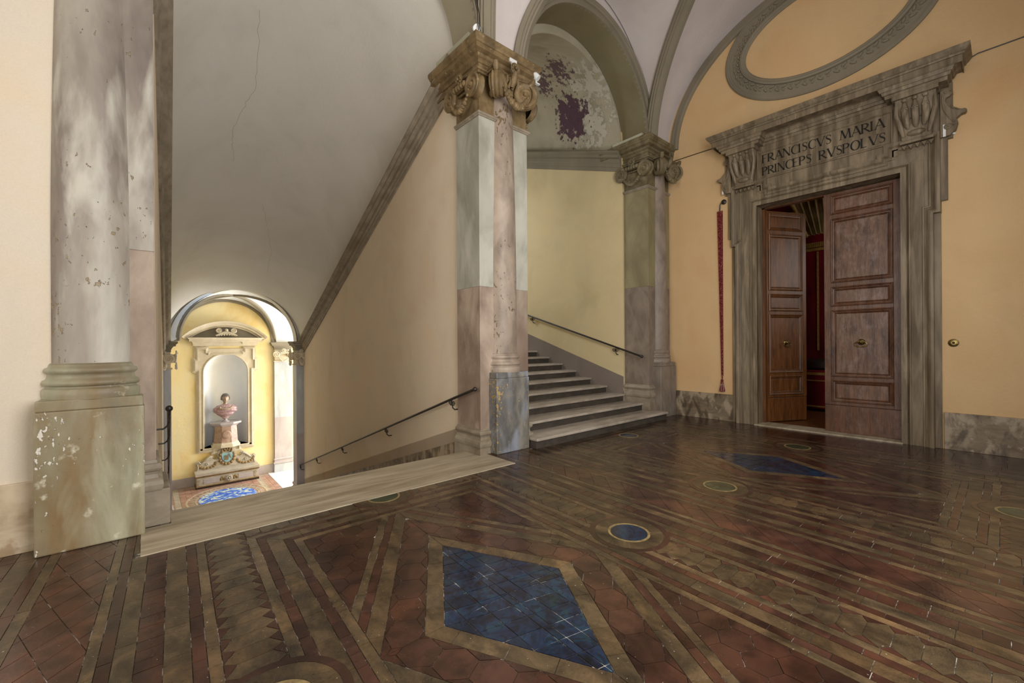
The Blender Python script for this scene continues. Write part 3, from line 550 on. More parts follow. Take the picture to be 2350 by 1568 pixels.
# small flush door in the stair wall
dr = thing('door_3', 'narrow flush straw-painted door half hidden behind the middle column', 'door', (XR, 9.5, 2.1), kind='structure')
mb = MB().box(XR-0.02, XR, 9.07, 9.95, 2.07, 4.22); obj('door_leaf', mb, 'plaster_straw', dr)
mb = MB().box(XR-0.03, XR, 9.03, 9.07, 2.03, 4.26).box(XR-0.03, XR, 9.07, 9.95, 4.22, 4.26).box(XR-0.03, XR, 9.95, 9.99, 2.03, 4.26); obj('door_frame', mb, 'plaster_straw', dr)
mb = MB(); mb.ell((XR-0.04, 9.16, 3.32), 0.03, 10); obj('door_knob', mb, 'brass', dr)

# baseboards of the gallery
mb = MB().box(-7, -0.66, YA-0.005, YA+0.03, 0, 0.545)
struct('baseboard_left', mb, 'marble_skirting_pale', 'pale brown marbled skirting left of the nearest column', 'skirting', bevel=0.004)
mb = MB().box(XB-0.04, XB, 3.60, 4.9, 0, 0.545)
struct('baseboard_corner', mb, 'marble_skirting', 'grey brown marbled skirting between corner column and doorway', 'skirting', bevel=0.004)
mb = MB().box(XB-0.04, XB, -1.3, 0.60, 0, 0.545)
struct('baseboard_right', mb, 'marble_skirting', 'grey brown marbled skirting to the right of the doorway', 'skirting', bevel=0.004)

# ---------------------------------------------------------------- orders: columns and pilasters
def basis(xa, ya, za, o): return Matrix(((xa[0], ya[0], za[0], o[0]), (xa[1], ya[1], za[1], o[1]), (xa[2], ya[2], za[2], o[2]), (0, 0, 0, 1)))
def volute(mb, c, n, up, R, th, hand=1, turns=2.6):
    """Ionic scroll: a disc in the plane (up, n x up) with a rolled spiral ridge and a rim; n faces out."""
    n = Vector(n).normalized(); up = Vector(up).normalized(); sd = n.cross(up); c = Vector(c)
    seg, nr = 40, 22
    def hh(r, a):
        q = r/R; s_ = (math.log(max(q, 0.10)/0.10)/math.log(10.0)*turns - hand*a/(2*PI)) % 1.0
        ridge = math.sin(PI*s_)**0.8
        return th*(0.45+0.55*ridge*min(1, (1.05-q)*8) if q > 0.16 else 1.1) * (1 if q < 0.98 else 0.6)
    def fn(u, v):
        a = 2*PI*u; r = R*(0.001+v*0.999); return c+(up*math.cos(a)+sd*math.sin(a))*r+n*hh(r, a)
    mb.smooth = True; mb.grid(fn, seg, nr, wu=True)
    mb.grid(lambda u, v: c+(up*math.cos(2*PI*u)+sd*math.sin(2*PI*u))*R*(1-0.10*math.sin(PI*v))+n*(th*0.35*(1-v)-v*R*0.55), seg, 6, wu=True); mb.smooth = False
def festoon(mb, a, b, drop, out, r0=0.018, r1=0.045, n=15):
    a, b, out = Vector(a), Vector(b), Vector(out)
    for i in range(n):
        t = (i+0.5)/n; p = a.lerp(b, t)+Vector((0, 0, -drop*4*t*(1-t)))+out*(0.03*math.sin(PI*t)); r = r0+(r1-r0)*math.sin(PI*t)
        rr = r*(0.9+0.25*((i*7) % 3)/2); mb.ell(p, (rr, rr, rr*1.05), 8)
        if 0.2 < t < 0.8:
            for s_ in (-1, 1): mb.ell(p+Vector((0, 0, s_*rr*0.6))+(b-a).normalized()*rr*0.5+out*rr*0.5, rr*0.55, 6)
def flower(mb, c, n, up, R, pet=8):
    n, up, c = Vector(n).normalized(), Vector(up).normalized(), Vector(c); sd = n.cross(up)
    mb.ell(c+n*R*0.35, R*0.3, 8)
    M = Matrix((sd, up, n)).transposed()
    for i in range(pet):
        a = 2*PI*i/pet; mb.ell(c+(up*math.cos(a)+sd*math.sin(a))*R*0.62+n*R*0.12, R*0.30, 7)
    mb.lathe(c, [(R*0.2, 0.0), (R*1.0, 0.0), (R*1.05, R*0.15), (R*0.92, R*0.22), (R*0.8, R*0.1)], 20, M=M)

def eggs(mb, a, b, n, r, out):
    a, b = Vector(a), Vector(b)
    for i in range(n):
        p = a.lerp(b, (i+.5)/n); mb.ell(p+Vector(out)*r*0.3, (r*0.95, r*0.95, r*1.25), 8)

def ionic_face(parent, mat, o, xa, n, wdt, z0, labels=True, R=0.165):
    """volutes, egg roll, rosette and garland on a flat face: o bottom centre of the face, xa along it, n outwards"""
    o, xa, n = Vector(o), Vector(xa), Vector(n); up = Vector((0, 0, 1)); hw = wdt/2
    for s_ in (-1, 1):
        mb = MB(); volute(mb, o+xa*(s_*(hw+0.01))+up*(z0+R)+n*0.09, n, up, R, 0.05, hand=-s_)
        obj('volute', mb, mat, parent, recalc=False)
    mb = MB(); mb.tube([o+xa*(-hw+0.08)+up*(z0+R*1.55)+n*0.08, o+xa*(hw-0.08)+up*(z0+R*1.55)+n*0.08], 0.05, 10); eggs(mb, o+xa*(-hw+0.12)+up*(z0+R*1.5)+n*0.12, o+xa*(hw-0.12)+up*(z0+R*1.5)+n*0.12, 5, 0.038, n)
    mb.tube([o+xa*(-hw+0.1)+up*(z0+R*1.1)+n*0.05, o+xa*(hw-0.1)+up*(z0+R*1.1)+n*0.05], 0.018, 8)
    obj('egg_moulding', mb, mat, parent, recalc=False)
    mb = MB(); flower(mb, o+up*(z0+R*2.15)+n*0.13, n, up, 0.085); obj('rosette', mb, mat, parent, recalc=False)
    mb = MB(); festoon(mb, o+xa*(-hw+0.02)+up*(z0+R*0.8)+n*0.13, o+xa*(hw-0.02)+up*(z0+R*0.8)+n*0.13, 0.26, n*0.3, 0.018, 0.036, 15)
    obj('garland', mb, mat, parent, recalc=False)

ENT = [(0.0, 0.0), (0.0, 0.10), (0.02, 0.105), (0.02, 0.16), (0.045, 0.175), (0.055, 0.215), (0.095, 0.225), (0.125, 0.235), (0.125, 0.30), (0.14, 0.305), (0.155, 0.33), (0.175, 0.35), (0.175, 0.40), (0.16, 0.42), (-0.05, 0.42), (-0.05, 0.0)]
def column(k, cx, label, mats, full=True):
    msh, mped, mcap = mats
    cy = 5.12; t = thing('engaged_column', label, 'column', (cx, cy, 0), 'engaged columns along the stair wall')
    pd = obj('pedestal', MB().box(cx-.32, cx+.32, 4.80, 5.05, 0.0, 1.10), mped, t, bevel=0.012)
    obj('pedestal_cap', MB().box(cx-.312, cx+.312, 4.808, 5.05, 1.10, 1.185), mped, t, bevel=0.01)
    mb = MB(); mb.lathe((cx, cy, 1.18), [(0.318, 0), (0.322, 0.03), (0.322, 0.075), (0.312, 0.085), (0.30, 0.09), (0.30, 0.105), (0.316, 0.11), (0.322, 0.13), (0.315, 0.15), (0.298, 0.16), (0.292, 0.175), (0.288, 0.195), (0.294, 0.205), (0.305, 0.215), (0.31, 0.232), (0.302, 0.25), (0.285, 0.255), (0.28, 0.275), (0.27, 0.29), (0.2, 0.291)], 48)
    obj('base', mb, mped if k == 0 else msh, t, recalc=False, auto=60, label='moulded round base')
    mb = MB(); pf = []
    for i in range(25):
        q = i/24; z = 1.46+q*(5.36-1.46); r = 0.264-0.048*max(0, (q-0.28)/0.72)**1.5; pf.append((r, z))
    pf = [(0.278, 1.462)]+pf[:1]+pf[1:]+[(0.232, 5.365), (0.236, 5.38), (0.225, 5.40)]
    mb.lathe((cx, cy, 0), pf, 48); obj('shaft', mb, msh, t, recalc=False, auto=60)
    # capital: four-volute type with garland
    cap = obj('capital', MB().box(cx-.24, cx+.24, 4.86, 5.06, 5.36, 5.60), mcap, t, bevel=0.02)
    mb = MB(); mb.lathe((cx, cy, 5.32), [(0.19, 0), (0.215, 0.02), (0.22, 0.04), (0.24, 0.07), (0.25, 0.11), (0.24, 0.14)], 40); 
    for i in range(9):
        a = -PI*(0.08+0.84*i/8); mb.ell((cx+0.245*math.cos(a), cy+0.245*math.sin(a), 5.41), (0.035, 0.035, 0.05), 8)
    obj('echinus', mb, mcap, cap, recalc=False)
    for s_ in (-1, 1):
        C = Vector((cx+s_*0.285, 4.80, 5.385))
        mb = MB(); volute(mb, C+V(-s_*.045, -.02, 0), (-s_*0.42, -0.91, 0), (0, 0, 1), 0.175, 0.055, hand=-s_); obj('volute', mb, mcap, cap, recalc=False)
        mb = MB(); volute(mb, C+V(s_*.02, .045, 0), (s_*0.91, 0.42, 0), (0, 0, 1), 0.170, 0.05, hand=s_); obj('volute', mb, mcap, cap, recalc=False)
        d = Vector((s_, -1, 0)).normalized(); ax = Vector((1, s_, 0)).normalized(); M = Matrix((d, V(0, 0, 1), d.cross(V(0, 0, 1)))).transposed()
        mb = MB(); mb.lathe(C-d*.0, [(.10, -.055), (.175, -.055), (.165, -.03), (.178, 0), (.165, .03), (.175, .055), (.10, .055)], 36, M=M); obj('scroll_edge', mb, mcap, cap, recalc=False)
        mb = MB(); mb.tube([C+d*.06+V(0, 0, 0.15), C+d*.10+V(0, 0, 0.21), C+d*.13+V(0, 0, 0.26)], 0.05, 8, rs=[0.035, 0.05, 0.03]); obj('abacus_leaf', mb, mcap, cap, recalc=False)
    # concave abacus
    mb = MB(); pts = []
    for i in range(13):
        u = -1+2*i/12; pts.append((cx+0.36*u, 4.735+0.10*(1-u*u), 5.56))
    poly = pts+[(cx+0.36, 5.05, 5.56), (cx-0.36, 5.05, 5.56)]
    mb.prism(poly, (0, 0, 0.035)); mb.prism([(cx+(p[0]-cx)*1.04, p[1]-0.015, p[2]+0.035) for p in poly], (0, 0, 0.03)); obj('abacus', mb, mcap, cap)
    mb = MB(); 
    for i in range(4): mb.tube([V(cx-0.11+i*0.075, 4.84, 5.44), V(cx-0.10+i*0.07, 4.78, 5.50), V(cx-0.10+i*0.068, 4.79, 5.56)], 0.026, 8)
    mb.tube([V(cx, 4.80, 5.44), V(cx, 4.74, 5.53), V(cx, 4.71, 5.62)], 0.05, 10, rs=[0.03, 0.055, 0.04])
    obj('fluted_tongue', mb, mcap, cap, recalc=False)
    mb = MB(); flower(mb, (cx, 4.72, 5.665), (0, -1, 0.1), (0, 0, 1), 0.085); obj('rosette', mb, mcap, cap, recalc=False)
    mb = MB(); festoon(mb, (cx-0.25, 4.72, 5.36), (cx+0.27, 4.72, 5.36), 0.25, (0, -0.6, 0), 0.022, 0.046, 17); obj('garland', mb, mcap, cap, recalc=False)
    return t

def pier(x0, x1, label, mats, zb, zj, faces, joint=None, front=True):
    """pilaster pier of the arch: slabs of marble, moulded base and capital, cornice on top"""
    mlow, mup, mcap, mbase = mats; y0, y1 = 4.985, 5.585
    t = thing('pilaster_pier', label, 'pilaster', ((x0+x1)/2, 5.3, 0), 'marble pilaster piers of the stair arches')
    lo = -0.6 if 'L1' in faces else 0.0
    obj('plinth', MB().box(x0-.03 if 'L' in faces or 'L1' in faces else x0, x1+(.03 if 'R' in faces else .10 if 'R0' in faces else 0), y0-.03, y1+.06, lo, zb), mbase, t, bevel=0.008)
    prof = [(0.0, 0.0), (0.045, 0.0), (0.05, 0.015), (0.055, 0.05), (0.05, 0.085), (0.03, 0.10), (0.02, 0.105), (0.012, 0.14), (0.02, 0.165), (0.035, 0.175), (0.045, 0.195), (0.045, 0.215), (0.03, 0.235), (0.012, 0.24), (0.008, 0.265), (-0.05, 0.265), (-0.05, 0.0)]
    path = [(x0, y1, zb), (x0, y0, zb), (x1, y0, zb), (x1, y1, zb)]
    def band(name, pr, z, mat, parent=t):
        mb = MB(); P = [(x0, y1+0.0, z), (x0, y0, z), (x1, y0, z), (x1, y1, z)]; mb.sweep(P, pr, (0, 0, 1), flip=-1); return obj(name, mb, mat, parent)
    band('base', prof, zb, mbase)
    obj('lower_shaft', MB().box(x0, x1, y0, y1, zb, zj), mlow, t, bevel=0.006)
    obj('upper_shaft', MB().box(x0, x1, y0, y1, zj, 4.94), mup, t, bevel=0.006)
    band('necking', [(-0.05, 0), (0.012, 0), (0.015, 0.012), (0.035, 0.025), (0.04, 0.04), (0.03, 0.055), (0.0, 0.06), (-0.05, 0.06)], 4.94, mbase)
    cp = obj('capital', MB().box(x0+.01, x1-.01, y0+.01, y1, 4.99, 5.62), mcap, t)
    if 'L' in faces or 'L1' in faces: ionic_face(cp, mcap, (x0+.01, (y0+y1)/2+0.02, 4.99), (0, -1, 0), (-1, 0, 0), 0.56, 0.20)
    if 'R' in faces: ionic_face(cp, mcap, (x1-.01, (y0+y1)/2+0.02, 4.99), (0, 1, 0), (1, 0, 0), 0.56, 0.20)
    band('architrave', [(-0.05, 0), (0.03, 0), (0.035, 0.025), (0.06, 0.03), (0.065, 0.05), (-0.05, 0.05)], 5.545, mcap, cp)
    mb = MB(); mb.sweep([(x0, y1+0.55, 5.60), (x0, y0, 5.60), (x1, y0, 5.60), (x1, y1+0.55, 5.60)], ENT, (0, 0, 1), flip=-1); obj('cornice', mb, mcap, t)
    return t

column(0, -0.325, 'nearest column, pale flaking marbled shaft on a tall greenish marbled pedestal', ('marble_shaft_pale', 'marble_pedestal_green', 'stone_capital'))
column(1, 4.165, 'middle column between the two stairs, on a chipped blue-grey pedestal', ('marble_shaft_dusky', 'marble_pedestal_blue', 'stone_capital'))
column(2, 8.655, 'corner column beside the doorway wall, on a brown marbled pedestal', ('marble_shaft_brown', 'marble_pedestal_brown', 'stone_capital_olive'))
pier(3.69, 4.64, 'broad pilaster pier behind the middle column, pink marble below and greenish white above', ('marble_pink', 'marble_white_green', 'stone_capital', 'stone_base_buff'), 0.10, 2.45, ('L1', 'R'))
pier(8.165, 9.04, 'olive and taupe marbled pilaster pier behind the corner column', ('marble_taupe', 'marble_olive', 'stone_capital_olive', 'stone_base_buff'), 0.44, 2.83, ('L',))
pier(-0.30, 0.068, 'pale marbled pilaster pier just behind the nearest column', ('marble_pink', 'marble_shaft_pale', 'stone_capital', 'stone_base_buff'), 0.32, 2.45, ('R0',))
# sliver mouldings of the nearest pier's base seen beside the stair opening
# pilasters on the lower landing
def low_pilaster(x0, x1, y0, y1, label, face, mats=('marble_lilac', 'marble_white')):
    t = thing('landing_pilaster', label, 'pilaster', ((x0+x1)/2, y0, ZF), 'white marble pilasters of the lower landing')
    obj('plinth', MB().box(x0-.03, x1+.03, y0-.03, y1, ZF, ZF+.34), 'marble_white', t, bevel=0.008)
    prof = [(0.0, 0.0), (0.05, 0.01), (0.055, 0.04), (0.05, 0.08), (0.02, 0.095), (0.012, 0.13), (0.03, 0.16), (0.04, 0.19), (0.03, 0.22), (0.0, 0.24), (-0.05, 0.24), (-0.05, 0.0)]
    P = lambda z: [(x0, y1, z), (x0, y0, z), (x1, y0, z), (x1, y1, z)]
    mb = MB(); mb.sweep(P(ZF+.34), prof, (0, 0, 1), flip=-1); obj('base', mb, 'marble_lilac', t)
    obj('lower_shaft', MB().box(x0, x1, y0, y1, ZF+.34, -1.35), mats[0], t); obj('upper_shaft', MB().box(x0, x1, y0, y1, -1.35, 0.96), mats[1], t)
    cp = obj('capital', MB().box(x0+.01, x1-.01, y0+.01, y1, 0.96, 1.48), 'stone_niche', t)
    mb = MB(); mb.sweep(P(0.94), [(-0.03, 0), (0.03, 0.01), (0.03, 0.04), (-0.03, 0.05)], (0, 0, 1), flip=-1); obj('necking', mb, 'stone_niche', t)
    for (o, xa, n, w_) in face: ionic_face(cp, 'stone_niche', o, xa, n, w_, 0.14, R=0.13)
    mb = MB(); mb.sweep(P(1.44), [(a*0.85, b*0.72) for a, b in ENT], (0, 0, 1), flip=-1); obj('cornice', mb, 'stucco_grey', t)
    return t
low_pilaster(4.02, 4.66, 19.6, YN+.05, 'white marble pilaster at the back of the lower landing, right of the niche', [((4.34, 19.61, 0.98), (1, 0, 0), (0, -1, 0), 0.5)])
low_pilaster(3.82, 4.1, 15.45, 15.9, 'narrow pale pilaster at the foot arch where the peach wall ends', [((3.96, 15.46, 0.98), (1, 0, 0), (0, -1, 0), 0.22), ((3.83, 15.68, 0.98), (0, -1, 0), (-1, 0, 0), 0.3)])
low_pilaster(0.2, 0.56, 15.45, 15.9, 'narrow pale pilaster at the foot arch seen past the nearest column', [((0.38, 15.46, 0.98), (1, 0, 0), (0, -1, 0), 0.22), ((0.55, 15.68, 0.98), (0, 1, 0), (1, 0, 0), 0.3)])

# ---------------------------------------------------------------- stone doorway
# frame: s along the wall (0 = middle, positive to the right of the picture), h up, d out of the wall
def DP(s, h, d=0.0): return Vector((XB-d, DC-s, h))
door = thing('stone_doorway', 'monumental carved grey-brown stone door surround with a Latin inscription and heavy cornice', 'door surround', (XB, DC, 0))
def dbox(mb, s0, s1, h0, h1, d0, d1):
    vs = [DP(s, h, d) for d in (d0, d1) for s, h in ((s0, h0), (s1, h0), (s1, h1), (s0, h1))]
    mb.add(vs, [(0, 3, 2, 1), (4, 5, 6, 7), (0, 1, 5, 4), (1, 2, 6, 5), (2, 3, 7, 6), (3, 0, 4, 7)])
# backing plates with ears
mb = MB()
for sg in (-1, 1):
    a, b = sorted((sg*1.30, sg*1.49)); dbox(mb, a, b, 0, 3.70, 0, 0.05)
    a, b = sorted((sg*1.40, sg*1.565)); dbox(mb, a, b, 3.70, 4.66, 0, 0.05)
obj('backing_plate', mb, 'stone_door', door, bevel=0.006)
# moulded architrave: nested mouldings following the crossetted outline
def fpath(pts): return [DP(s, h) for s, h in pts]
inner = [(-DW, 0), (-DW, DH), (DW, DH), (DW, 0)]
mb = MB(); mb.sweep(fpath(inner), [(0, 0), (0, 0.055), (0.07, 0.055), (0.075, 0.04), (0.085, 0.05), (0.10, 0.075), (0.115, 0.075), (0.12, 0.06), (0.125, 0.0)], (-1, 0, 0), flip=1)
obj('inner_moulding', mb, 'stone_door', door)
i2 = [(-DW-.12, 0), (-DW-.12, 3.95), (-DW-.12, DH+.12), (DW+.12, DH+.12), (DW+.12, 0)]
mb = MB(); mb.sweep(fpath([(-DW-.12, 0), (-DW-.12, DH+.12), (DW+.12, DH+.12), (DW+.12, 0)]), [(0, 0), (0, 0.055), (0.06, 0.06), (0.15, 0.065), (0.155, 0)], (-1, 0, 0), flip=1)
obj('jamb_fascia', mb, 'stone_door', door)
mo = [(0, 0), (0, 0.06), (0.012, 0.075), (0.03, 0.075), (0.035, 0.06), (0.05, 0.065), (0.08, 0.10), (0.10, 0.11), (0.13, 0.11), (0.135, 0.09), (0.14, 0)]
out_ = [(-1.28, 0), (-1.28, 3.66), (-1.355, 3.66), (-1.355, 4.60), (-0.98, 4.60), (-0.98, 4.47), (-0.90, 4.47), (-0.90, 4.41), (0.90, 4.41), (0.90, 4.47), (0.98, 4.47), (0.98, 4.60), (1.355, 4.60), (1.355, 3.66), (1.28, 3.66), (1.28, 0)]
mb = MB(); mb.sweep(fpath(out_), mo, (-1, 0, 0), flip=1); obj('outer_moulding', mb, 'stone_door', door)
mb = MB()
for sg in (-1, 1):
    a, b = sorted((sg*(DW+.1), sg*1.37)); dbox(mb, a, b, 3.66, 4.50, 0, 0.051)
    a, b = sorted((sg*(DW+.1), sg*1.29)); dbox(mb, a, b, 0, 3.67, 0, 0.0495)
dbox(mb, -1.36, 1.36, DH+.1, 4.66, 0, 0.0535); obj('field_panel', mb, 'stone_door', door)
# reveals, soffit and sill
mb = MB()
dbox(mb, -DW-.13, -DW, 0, DH+.1, -0.32, 0.02); dbox(mb, DW, DW+.13, 0, DH+.1, -0.32, 0.02); dbox(mb, -DW, DW, DH, DH+.12, -0.32, 0.02)
obj('reveal_slab', mb, 'stone_door', door)
mb = MB(); dbox(mb, -DW-.05, DW+.02, -0.02, 0.02, -0.36, 0.10); obj('sill_slab', mb, 'stone_threshold', door, bevel=0.006)
# frieze with inscription
mb = MB(); dbox(mb, -1.62, 1.62, 4.6, 5.42, 0, 0.045); dbox(mb, -1.02, 1.02, 4.52, 5.36, 0.04, 0.075); obj('frieze_block', mb, 'stone_door', door)
mb = MB(); mb.sweep(fpath([(-0.98, 4.76), (-0.98, 5.23), (0.93, 5.23), (0.93, 4.76)]), [(0, 0.07), (0, 0.08), (0.012, 0.095), (0.03, 0.095), (0.034, 0.08), (0.034, 0.07)], (-1, 0, 0), closed=True, flip=1)
obj('inscription_frame', mb, 'stone_door', door)
# Roman capitals cut as strokes: thick and thin bars with small serifs
SER = 0.07
def glyph(ch):
    T_, t_ = 0.15, 0.06                     # thick, thin
    S = {'I': ([((0, 0), (0, 1), T_)], 0.16), 'L': ([((0, 0), (0, 1), T_), ((0, 0.03), (0.42, 0.03), t_)], 0.5), 'F': ([((0, 0), (0, 1), T_), ((0, .97), (.45, .97), t_), ((0, .52), (.36, .52), t_)], .5),
         'E': ([((0, 0), (0, 1), T_), ((0, .97), (.45, .97), t_), ((0, .52), (.36, .52), t_), ((0, .03), (.47, .03), t_)], .52), 'N': ([((0, 0), (0, 1), t_), ((0, 1), (.62, 0), T_), ((.62, 0), (.62, 1), t_)], .68),
         'V': ([((0, 1), (.36, 0), T_), ((.36, 0), (.70, 1), t_)], .70), 'A': ([((0, 0), (.34, 1), t_), ((.34, 1), (.72, 0), T_), ((.12, .34), (.56, .34), t_)], .72),
         'M': ([((0.02, 0), (.12, 1), t_), ((.12, 1), (.45, .05), T_), ((.45, .05), (.76, 1), t_), ((.76, 1), (.86, 0), T_)], .88)}
    arcs = {'C': ('C', .66), 'S': ('S', .46), 'O': ('O', .78), 'P': ('P', .52), 'R': ('R', .62)}
    return (S.get(ch), arcs.get(ch))
def stroke(mb, pts, ws, s0, h0, sz, skew=0.0):
    n = len(pts); L = []; Rr = []
    for i in range(n):
        a = Vector(pts[max(i-1, 0)]); b = Vector(pts[min(i+1, n-1)]); d = (b-a).normalized(); nn = Vector((-d.y, d.x)); p = Vector(pts[i])
        L.append(p+nn*ws[i]/2); Rr.append(p-nn*ws[i]/2)
    for i in range(n-1):
        q = [L[i], L[i+1], Rr[i+1], Rr[i]]
        mb.add([DP(s0+p.x*sz, h0+p.y*sz, 0.0785) for p in q], [(0, 1, 2, 3)])
def serif(mb, x, y, w_, s0, h0, sz): stroke(mb, [(x-w_/2, y), (x+w_/2, y)], [0.045, 0.045], s0, h0, sz)
def write(txt, s0, s1, h0, sz, parent):
    adv = []
    for ch in txt:
        g, a = glyph(ch); adv.append(0.55 if ch == ' ' else (g[1] if g else a[1]))
    gap = ((s1-s0)/sz-sum(adv))/(len(txt)-1); x = 0
    for ch, w_ in zip(txt, adv):
        mb = MB(); g, a = glyph(ch); s_ = s0+x*sz
        if ch != ' ':
            if g:
                for (p, q, t_) in g[0]:
                    stroke(mb, [p, q], [t_, t_], s_, h0, sz)
                    for e in (p, q):
                        if abs(e[1]) < .001 or abs(e[1]-1) < .001: serif(mb, e[0], min(max(e[1], .02), .98), 0.26, s_, h0, sz)
            else:
                k = a[0]; N_ = 20
                if k == 'O': stroke(mb, [(.38+.36*math.cos(2*PI*i/28), .5+.5*math.sin(2*PI*i/28)) for i in range(29)], [0.06+0.10*abs(math.cos(2*PI*i/28)) for i in range(29)], s_, h0, sz)
                if k == 'C': stroke(mb, [(.40+.38*math.cos(math.radians(42+276*i/N_)), .5+.5*math.sin(math.radians(42+276*i/N_))) for i in range(N_+1)], [0.05+0.11*abs(math.cos(math.radians(42+276*i/N_)))*(i/N_ > .12 and i/N_ < .9) for i in range(N_+1)], s_, h0, sz); 
                if k == 'C': stroke(mb, [(.66, .72), (.66, .95)], [.05, .05], s_, h0, sz)
                if k == 'S':
                    P = [(.40, .86), (.30, .96), (.16, .97), (.05, .88), (.03, .74), (.12, .62), (.24, .53), (.36, .43), (.43, .28), (.38, .10), (.24, .02), (.10, .04), (.0, .16)]
                    stroke(mb, P, [.05, .06, .06, .08, .11, .15, .16, .15, .11, .08, .06, .06, .05], s_, h0, sz); stroke(mb, [(.42, .74), (.42, .95)], [.05, .05], s_, h0, sz)
                if k in 'PR':
                    stroke(mb, [(0, 0), (0, 1)], [.15, .15], s_, h0, sz); serif(mb, 0, .02, .26, s_, h0, sz); serif(mb, -.03, .98, .2, s_, h0, sz)
                    stroke(mb, [(0, .97), (.2, .97)]+[(.2+.26*math.sin(PI*i/12), .73+.24*math.cos(PI*i/12)) for i in range(1, 12)]+[(.2, .49), (0, .49)], [.06, .06]+[.06+.10*math.sin(PI*i/12) for i in range(1, 12)]+[.06, .06], s_, h0, sz)
                    if k == 'R': stroke(mb, [(.16, .49), (.62, 0)], [.13, .13], s_, h0, sz); serif(mb, .64, .02, .16, s_, h0, sz)
            obj('letter', mb, 'letters', parent, recalc=False)
        x += w_+gap
write('FRANCISCVS MARIA', -0.91, 0.86, 5.035, 0.155, door)
write('PRINCEPS RVSPOLVS', -0.91, 0.87, 4.80, 0.155, door)
# corbels with three carved buds
for sg in (-1, 1):
    sc = sg*1.235
    mb = MB(); w0, w1 = 0.235, 0.165
    A = [DP(sc-w1, 4.70, 0.05), DP(sc+w1, 4.70, 0.05), DP(sc+w1, 4.70, 0.13), DP(sc-w1, 4.70, 0.13)]
    B = [DP(sc-w0, 5.34, 0.05), DP(sc+w0, 5.34, 0.05), DP(sc+w0, 5.34, 0.30), DP(sc-w0, 5.34, 0.30)]
    C = [DP(sc-.20, 5.02, 0.05), DP(sc+.20, 5.02, 0.05), DP(sc+.20, 5.02, 0.16), DP(sc-.20, 5.02, 0.16)]
    mb.loft(A, C); mb.loft(C, B); cb = obj('corbel', mb, 'stone_door', door, bevel=0.01)
    mb = MB()
    for j in (-1, 0, 1):
        s_ = sc+j*0.115
        mb.tube([DP(s_, 5.24, 0.27), DP(s_, 5.15, 0.24), DP(s_*1.0, 5.05, 0.20), DP(sc+j*.10, 4.93, 0.17), DP(sc+j*.09, 4.87, 0.15)], .04, 9, rs=[.02, .045, .048, .04, .018])
        mb.ell(DP(s_, 5.27, 0.285), 0.035, 8); mb.tube([DP(s_-.035, 5.13, .27), DP(s_, 5.16, .285), DP(s_+.035, 5.13, .27)], .012, 6)
    mb.ell(DP(sc, 4.795, 0.135), (0.05, 0.11, 0.05), 12)
    for j in (-1, 1): mb.tube([DP(sc+j*.20, 5.3, .24), DP(sc+j*.215, 5.1, .2), DP(sc+j*.17, 4.9, .15), DP(sc+j*.14, 4.76, .14)], .03, 8, rs=[.03, .03, .035, .02])
    obj('carved_buds', mb, 'stone_door', cb, recalc=False)
    mb = MB(); dbox(mb, sc-.26, sc+.26, 5.30, 5.37, 0.04, 0.33); dbox(mb, sc-.19, sc+.19, 4.655, 4.70, 0.04, 0.15); obj('corbel_cap', mb, 'stone_door', cb, bevel=0.008)
    mb = MB()
    for j in range(5): mb.prism([DP(sc-.17+.075*j, 4.64, .05), DP(sc-.11+.075*j, 4.64, .05), DP(sc-.14+.075*j, 4.575, .05)], DP(0, 0, .06)-DP(0, 0, 0))
    obj('guttae', mb, 'stone_door', cb)
    # side scroll hugging the frame
    o_ = sg*1.49; P = [(0, 4.62), (0.10, 4.63), (0.165, 4.70), (0.185, 4.79), (0.17, 4.86), (0.215, 4.90), (0.26, 4.905), (0.275, 4.94), (0.25, 4.965), (0.20, 4.96), (0.13, 5.0), (0.085, 5.06), (0.055, 5.14), (0.06, 5.19), (0.10, 5.20), (0.135, 5.235), (0.13, 5.29), (0.085, 5.325), (0.03, 5.32), (0, 5.30)]
    mb = MB(); mb.prism([DP(o_+sg*a, b, 0.0) for a, b in P], DP(0, 0, .11)-DP(0, 0, 0)); sc_ = obj('side_scroll', mb, 'stone_door', door, bevel=0.008)
    mb = MB(); mb.tube([DP(o_+sg*(0.085+0.055*(1-i/26)*math.cos(i*.38)), 4.755+0.055*(1-i/26)*math.sin(i*.38), .115) for i in range(24)], .011, 6)
    mb.tube([DP(o_+sg*(0.075+0.04*(1-i/20)*math.cos(i*.4)), 5.265+0.04*(1-i/20)*math.sin(i*.4), .115) for i in range(18)], .009, 6)
    mb.tube([DP(o_+sg*a, b, .115) for a, b in ((0.15, 4.80), (0.09, 4.90), (0.04, 5.02), (0.025, 5.14), (0.03, 5.24))], .012, 6)
    for j in range(9):
        t = j/8; mb.ell(DP(o_+sg*(0.215-0.145*t), 4.955+0.14*t**1.3, .08), .02, 6)
    obj('scroll_relief', mb, 'stone_door', sc_, recalc=False)
